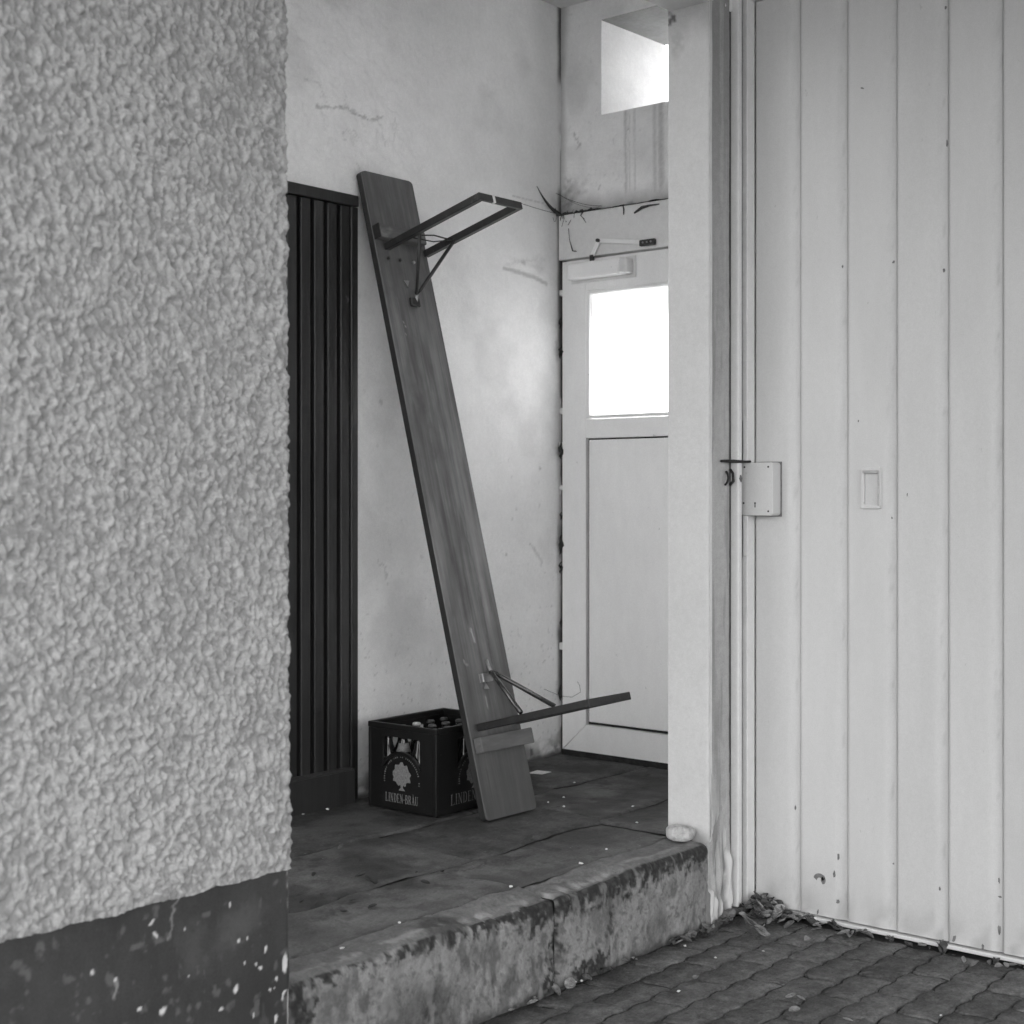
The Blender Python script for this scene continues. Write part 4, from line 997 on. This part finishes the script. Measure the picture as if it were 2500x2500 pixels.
cap_me = {q: lathe_mesh('cap', [(.0125, .249), (.0155, .250), (.0155, .256), (.0125, .260), (.004, .261)], q) for q in ('cap', 'darkcap')}
cw = Matrix.Translation(cr.location) @ Matrix.Rotation(CR, 4, 'Z')
PALE = {(0, 3), (0, 1), (1, 0), (2, 0), (2, 3), (4, 1)}
for i in range(5):
    for j in range(4):
        lp = cw @ Vector((.050 + .075 * i, .046 + .0745 * j, .0142))
        b = link('bottle', bot_me, None); b.location = lp; b.rotation_euler = (0, 0, random.random() * 6)
        q = 'cap' if (i, j) in PALE else 'darkcap'
        c = link('cap', cap_me[q], None, b)
        if (i, j) == (0, 2):
            link('neck_label', lab_me, None, b)
            tag(b, 'dark beer bottle with pale neck label seen through the crate handle', 'bottle')
        elif (i, j) in PALE:
            tag(b, 'dark glass beer bottle with pale cap standing in the crate', 'bottle', 'pale capped bottles in the crate')
        else:
            tag(b, 'dark glass beer bottle with dark cap standing in the crate', 'bottle', 'dark capped bottles in the crate')
# ================================================================== SMALL THINGS
# ------------------------------------------------------------------ pale stone at the foot of the pillar
V, F = [], []
nu, nv = 26, 16
for i in range(nv + 1):
    th = math.pi * i / nv
    for k in range(nu):
        ph_ = 2 * math.pi * k / nu
        q = Vector((math.sin(th) * math.cos(ph_), math.sin(th) * math.sin(ph_), math.cos(th)))
        s = [math.copysign(abs(c) ** .72, c) for c in q]
        w = 1 + .10 * (float(fbm(q.x * 1.6 + 5, q.y * 1.6 + q.z * 1.3 + 5, 3, 3)) - .5) * 2
        V.append((s[0] * .034 * w, s[1] * .046 * w, max(s[2] * .024 * w, -.021)))
for i in range(nv):
    for k in range(nu):
        k2 = (k + 1) % nu; F.append((i * nu + k, (i + 1) * nu + k, (i + 1) * nu + k2, i * nu + k2))
st = mesh('stone', V, F, 'stone', None, True); st.scale = (1.0, .98, 1.08); st.location = (3.899, 2.574, .022); st.rotation_euler = (0, .05, .25)
tag(st, 'rounded pale stone lying on the step against the white pillar', 'stone')

# ------------------------------------------------------------------ dry leaves
def leaf_mesh(k):
    rng = random.Random(100 + k)
    L = rng.uniform(.8, 1.15); W = rng.uniform(.26, .46); curl = rng.uniform(.3, 1.4); bend = rng.uniform(-.7, .9); tw = rng.uniform(-.7, .7)
    V, F = [], []
    n, m = 9, 5
    for i in range(n):
        t_ = i / (n - 1); w = W * math.sin(math.pi * min(t_ * .93 + .05, 1)) ** .75
        for j in range(m):
            s = (j / (m - 1) - .5) * 2
            a = s * curl
            y = w * math.sin(a) / max(curl, .3); z = w * (1 - math.cos(a)) / max(curl, .3) + .25 * bend * (t_ - .5) ** 2 * 2 + rng.uniform(-.015, .015)
            r = tw * (t_ - .5)
            V.append(((t_ - .5) * L, y * math.cos(r) - z * math.sin(r), y * math.sin(r) + z * math.cos(r)))
    for i in range(n - 1):
        for j in range(m - 1): F.append((i * m + j, (i + 1) * m + j, (i + 1) * m + j + 1, i * m + j + 1))
    me = bpy.data.meshes.new('leaf'); me.from_pydata(V, [], F); me.materials.append(M['leaf'])
    me.polygons.foreach_set('use_smooth', np.ones(len(F), bool)); me.update(); return me
leaves = [leaf_mesh(i) for i in range(8)]
dark_leaves = []
for i in range(3):
    q = leaves[i].copy(); q.materials.clear(); q.materials.append(M['darkleaf']); dark_leaves.append(q)
def leaf(x, y, z, size, tilt, label, group, yaw=None, k=None):
    o = link('leaf', leaves[random.randrange(8)] if k is None else dark_leaves[k], None)
    o.location = (x, y, z); o.scale = (size,) * 3
    o.rotation_euler = (random.uniform(-tilt, tilt), random.uniform(-tilt, tilt), random.uniform(0, 6.28) if yaw is None else yaw)
    return tag(o, label, 'leaf', group)
HEAP = ('dry curled leaf in the litter heaped in the corner at the garage door post', 'leaf litter in the corner of the yard')
HEAP2 = ('dry curled leaf in the litter trailing along the right end of the step', 'leaf litter trailing along the step')
HEAP3 = ('dry curled leaf in the litter trailing under the first garage boards', 'leaf litter trailing along the garage door')
for a in range(150):
    # heap in the inner corner, thinning out along the step and along the garage door
    if a < 80:
        x = 4.165 - abs(random.gauss(0, .085)); y = 2.455 - abs(random.gauss(0, .105))
    elif a < 112:
        x = 4.10 - random.random() * .42; y = 2.47 - abs(random.gauss(0, .03))
    else:
        x = 4.165 - abs(random.gauss(0, .032)); y = 2.44 - random.random() * .40
    d = math.hypot(4.17 - x, 2.46 - y)
    z = GZ + .012 + max(0, .062 * (1 - d / .20)) * random.uniform(.3, 1.)
    leaf(x, y, z, random.uniform(.018, .055), .7 if d < .22 else .4, *(HEAP if a < 80 else HEAP2 if a < 112 else HEAP3))
lg = ('dry leaf scrap on the paving along the foot of the garage door', 'leaf scraps along the garage door')
for a in range(22):
    leaf(4.17 - abs(random.gauss(0, .035)), 2.05 - random.random() * .65, GZ + .008, random.uniform(.014, .036), .4, *lg)
ls = ('dry leaf scrap caught where the step meets the paving', 'leaf scraps along the step')
for a in range(16):
    leaf(2.75 + random.random() * .8, 2.480 - abs(random.gauss(0, .012)), GZ + .009, random.uniform(.016, .040), .6, *ls)
lp_ = ('dry leaf scrap lying on the open paving', 'leaf scraps on the paving')
for c in ((3.507, 1.961), (3.417, 1.899), (3.444, 1.760), (3.510, 1.932), (4.084, 1.687), (3.470, 2.238)):
    leaf(c[0], c[1], GZ + .008, random.uniform(.025, .04), .5, *lp_)
leaf(*(2.895, 2.948), .012, .058, .5, 'crumpled dark leaf lying on the porch floor near the step edge', None, k=0)
leaf(*(2.921, 3.013), .010, .035, .5, 'small dark leaf beside the crumpled leaf on the porch floor', None, k=1)
leaf(*(3.126, 3.315), .006, .022, .6, 'pale dry leaf on the porch floor in front of the crate', None)
leaf(*(4.665, 3.233), .008, .04, .4, 'dark dry leaf on the porch floor before the white door', None, k=2)
# paper scrap
pc = (4.470, 3.608)
pa = mesh('paper_scrap', [(pc[0] - .035, pc[1] + .03, .004), (pc[0] + .01, pc[1] + .022, .010), (pc[0] + .035, pc[1] - .03, .006), (pc[0] - .012, pc[1] - .022, .003),
                          (pc[0] - .035, pc[1] + .03, .003), (pc[0] + .01, pc[1] + .022, .009), (pc[0] + .035, pc[1] - .03, .005), (pc[0] - .012, pc[1] - .022, .002)],
          [(0, 1, 2, 3), (7, 6, 5, 4), (0, 4, 5, 1), (1, 5, 6, 2), (2, 6, 7, 3), (3, 7, 4, 0)], 'crumb')
tag(pa, 'pale scrap of paper on the floor right of the bench foot', 'paper')
# crumbs
def crumb_mesh(k, m):
    rng = random.Random(k); bm = bmesh.new(); bmesh.ops.create_icosphere(bm, subdivisions=1, radius=1)
    for v in bm.verts: v.co = Vector((v.co.x * rng.uniform(.7, 1.2), v.co.y * rng.uniform(.7, 1.2), v.co.z * rng.uniform(.3, .6))) * rng.uniform(.75, 1.2)
    me = bpy.data.meshes.new('crumb'); bm.to_mesh(me); bm.free(); me.materials.append(M[m]); return me
cm = [crumb_mesh(i, 'crumb') for i in range(3)]; dm = [crumb_mesh(i + 9, 'darkcrumb') for i in range(3)]
def crumb(c, z, s, ms, label, cat, group):
    o = link('crumb', random.choice(ms), None); o.location = (c[0], c[1], z + s * .35); o.scale = (s, s, s); o.rotation_euler = (0, 0, random.random() * 6)
    tag(o, label, cat, group)
for c in ((2.681, 2.625), (3.126, 2.627), (2.442, 2.585), (3.456, 2.634), (4.170, 3.255), (4.046, 3.157), (4.206, 2.976), (4.006, 2.817), (4.408, 3.390), (4.068, 3.246), (3.646, 2.679), (3.374, 3.764), (3.481, 3.757)):
    crumb(c, .001, random.uniform(.005, .008), cm, 'small pale plaster crumb lying on the porch floor', 'crumb', 'pale crumbs on the porch floor')
for c in ((3.260, 2.481), (3.244, 2.490), (3.364, 2.227), (3.714, 2.436), (3.677, 2.305), (3.818, 2.227), (3.649, 1.599)):
    crumb(c, GZ, random.uniform(.0035, .0065), cm, 'small pale crumb lying on the yard paving', 'crumb', 'pale crumbs on the paving')
for c in ((2.845, 3.131), (3.056, 2.922), (2.639, 2.948), (2.738, 2.854), (2.645, 2.792), (2.725, 2.767), (2.987, 2.826), (3.586, 2.941), (2.711, 2.942)):
    leaf(c[0], c[1], .007, random.uniform(.018, .034), .7, 'dark dry leaf scrap lying on the porch floor', 'dark leaf scraps on the porch floor', k=random.randrange(3))
# ------------------------------------------------------------------ weeds in the joints
def weed(x, y, h, n, label):
    w = thing('weed', (x, y, GZ), label, 'weed', None)
    for i in range(n):
        a = random.uniform(1.6, 4.7); ln = h * random.uniform(.6, 1.); wd_ = ln * random.uniform(.45, .7); lean = random.uniform(.15, .7)
        V, F = [], []
        for k in range(6):
            t_ = k / 5; ww = wd_ * math.sin(math.pi * (t_ * .86 + .1)) ** .8
            r = lean * ln * t_ ** 1.5; zz_ = ln * (t_ - .25 * lean * t_ ** 2)
            for s in (-1, 0, 1):
                V.append((math.cos(a) * r - math.sin(a) * ww * s * .5, math.sin(a) * r + math.cos(a) * ww * s * .5, zz_ + abs(s) * .1 * ww - .008))
        for k in range(5):
            for s in range(2): F.append((k * 3 + s, k * 3 + s + 1, k * 3 + 4 + s, k * 3 + 3 + s))
        mesh('leaf_blade', V, F, 'weed', w, True, local=True)
    return w
weed(4.140, 2.400, .11, 5, 'leafy weed growing in the corner beside the garage door post')
weed(4.150, 2.350, .06, 5, 'low weed in the leaf litter right of the corner weed')
weed(4.168, 2.175, .05, 6, 'small weed under the second groove of the garage door')
weed(4.168, 1.985, .035, 5, 'tiny weed under the third groove of the garage door')
weed(4.168, 1.820, .05, 6, 'small weed under the fourth groove of the garage door')
weed(4.168, 1.66, .035, 5, 'tiny weed under the fifth groove of the garage door')
# ------------------------------------------------------------------ cobwebs
def cobweb(lines, label, loc):
    V, F = [], []
    for pts, r in lines:
        v, f = tube_arrays(pts, r, 5); b = len(V); V += v; F += [tuple(i + b for i in q) for q in f]
    o = mesh('cobweb', np.array([tuple(q) for q in V]) - np.array(loc), F, 'web', None, True); o.location = loc
    o['kind'] = 'stuff'; return tag(o, label, 'cobweb')
def sag(p, q, s, n=7):
    p = Vector(p); q = Vector(q)
    return [p.lerp(q, i / n) - Vector((0, 0, s * 4 * (i / n) * (1 - i / n))) for i in range(n + 1)]
K = Vector((4.862, 3.812, 2.278))
L_ = []
bw = (4.713, 2.375)
L_.append((sag((bw[0], WY - .006, bw[1]), K, .02, 8), [.0012, .002, .0035, .005, .006, .007, .008, .008, .006]))
bw = (4.560, 2.292)
L_.append((sag((bw[0], WY - .006, bw[1]), K, .004, 8), .0011))
for a in range(6):
    p0 = Vector((K.x - random.random() ** 2 * .10, WY - .005, K.z + random.uniform(-.06, .10))); q0 = Vector((K.x - .004, WY - random.random() ** 1.5 * .26, K.z + random.uniform(-.012, .02)))
    L_.append((sag(p0, q0, random.uniform(.012, .035)), random.uniform(.0006, .0014)))
for a in range(9):
    p0 = Vector((K.x - .006, K.y - random.random() * .13, K.z)); L_.append(([p0, p0 + Vector((random.uniform(-.01, .01), random.uniform(-.015, .015), -.02)), p0 + Vector((random.uniform(-.01, .01), random.uniform(-.02, .02), -random.uniform(.03, .06)))], random.uniform(.0008, .002)))
for a in range(16):
    p0 = Vector((K.x - .002 - random.random() * .01, K.y - random.random() ** 1.6 * .22, K.z - .004)); L_.append(([p0, p0 + Vector((0, random.uniform(.008, .02), random.uniform(.0, .006))), p0 + Vector((.003, random.uniform(.025, .04), random.uniform(-.003, .003)))], [.0015, random.uniform(.003, .007), .0015]))
cobweb(L_, 'dusty dark cobweb in the corner on the ledge above the white door', tuple(K))
d0 = (3.424, 2.235); d1 = (3.348, 2.252); d2 = (3.304, 2.256)
cobweb([([(4.850, d0[0], d0[1]), (4.849, (d0[0] + d1[0]) / 2, (d0[1] + d1[1]) / 2 + .008), (4.850, d1[0], d1[1] + .004), (4.852, d2[0], d2[1])], [.004, .007, .004, .002])], 'curved dark cobweb hanging at the ledge near the pillar', (4.85, d0[0], 2.27))
d0 = (3.481, 2.260); cobweb([([(4.850, d0[0], 2.275), (4.849, d0[0] - .006, 2.255), (4.850, d0[0] - .004, 2.235)], [.002, .003, .002])], 'short cobweb thread hanging from the middle of the ledge', (4.85, d0[0], 2.27))
b0 = (4.759, 0.285); b1 = (4.856, 0.250); e0_ = (3.742, 0.248); e1_ = (3.699, 0.269)
cobweb([([(b0[0], WY - .006, b0[1]), (b1[0], WY - .02, b1[1] - .004), (4.850, e0_[0], e0_[1]), (4.853, e1_[0], e1_[1] + .004), (4.855, e1_[0] + .006, e1_[1] + .03), (4.857, e1_[0] + .02, e1_[1] + .045)], .0009)],
       'thin curled cobweb thread across the lower corner by the white door', (4.85, 3.78, .28))
d0 = (3.749, 2.211); d1 = (3.738, 2.115)
cobweb([([(4.848, d0[0] + .01, d0[1]), (4.848, d0[0] + .004, d0[1] - .05), (4.850, d1[0], d1[1]), (4.850, d1[0] - .018, d1[1] - .004)], [.0012, .0012, .003, .003])], 'hanging cobweb thread left of the door closer', (4.85, d0[0], 2.2))
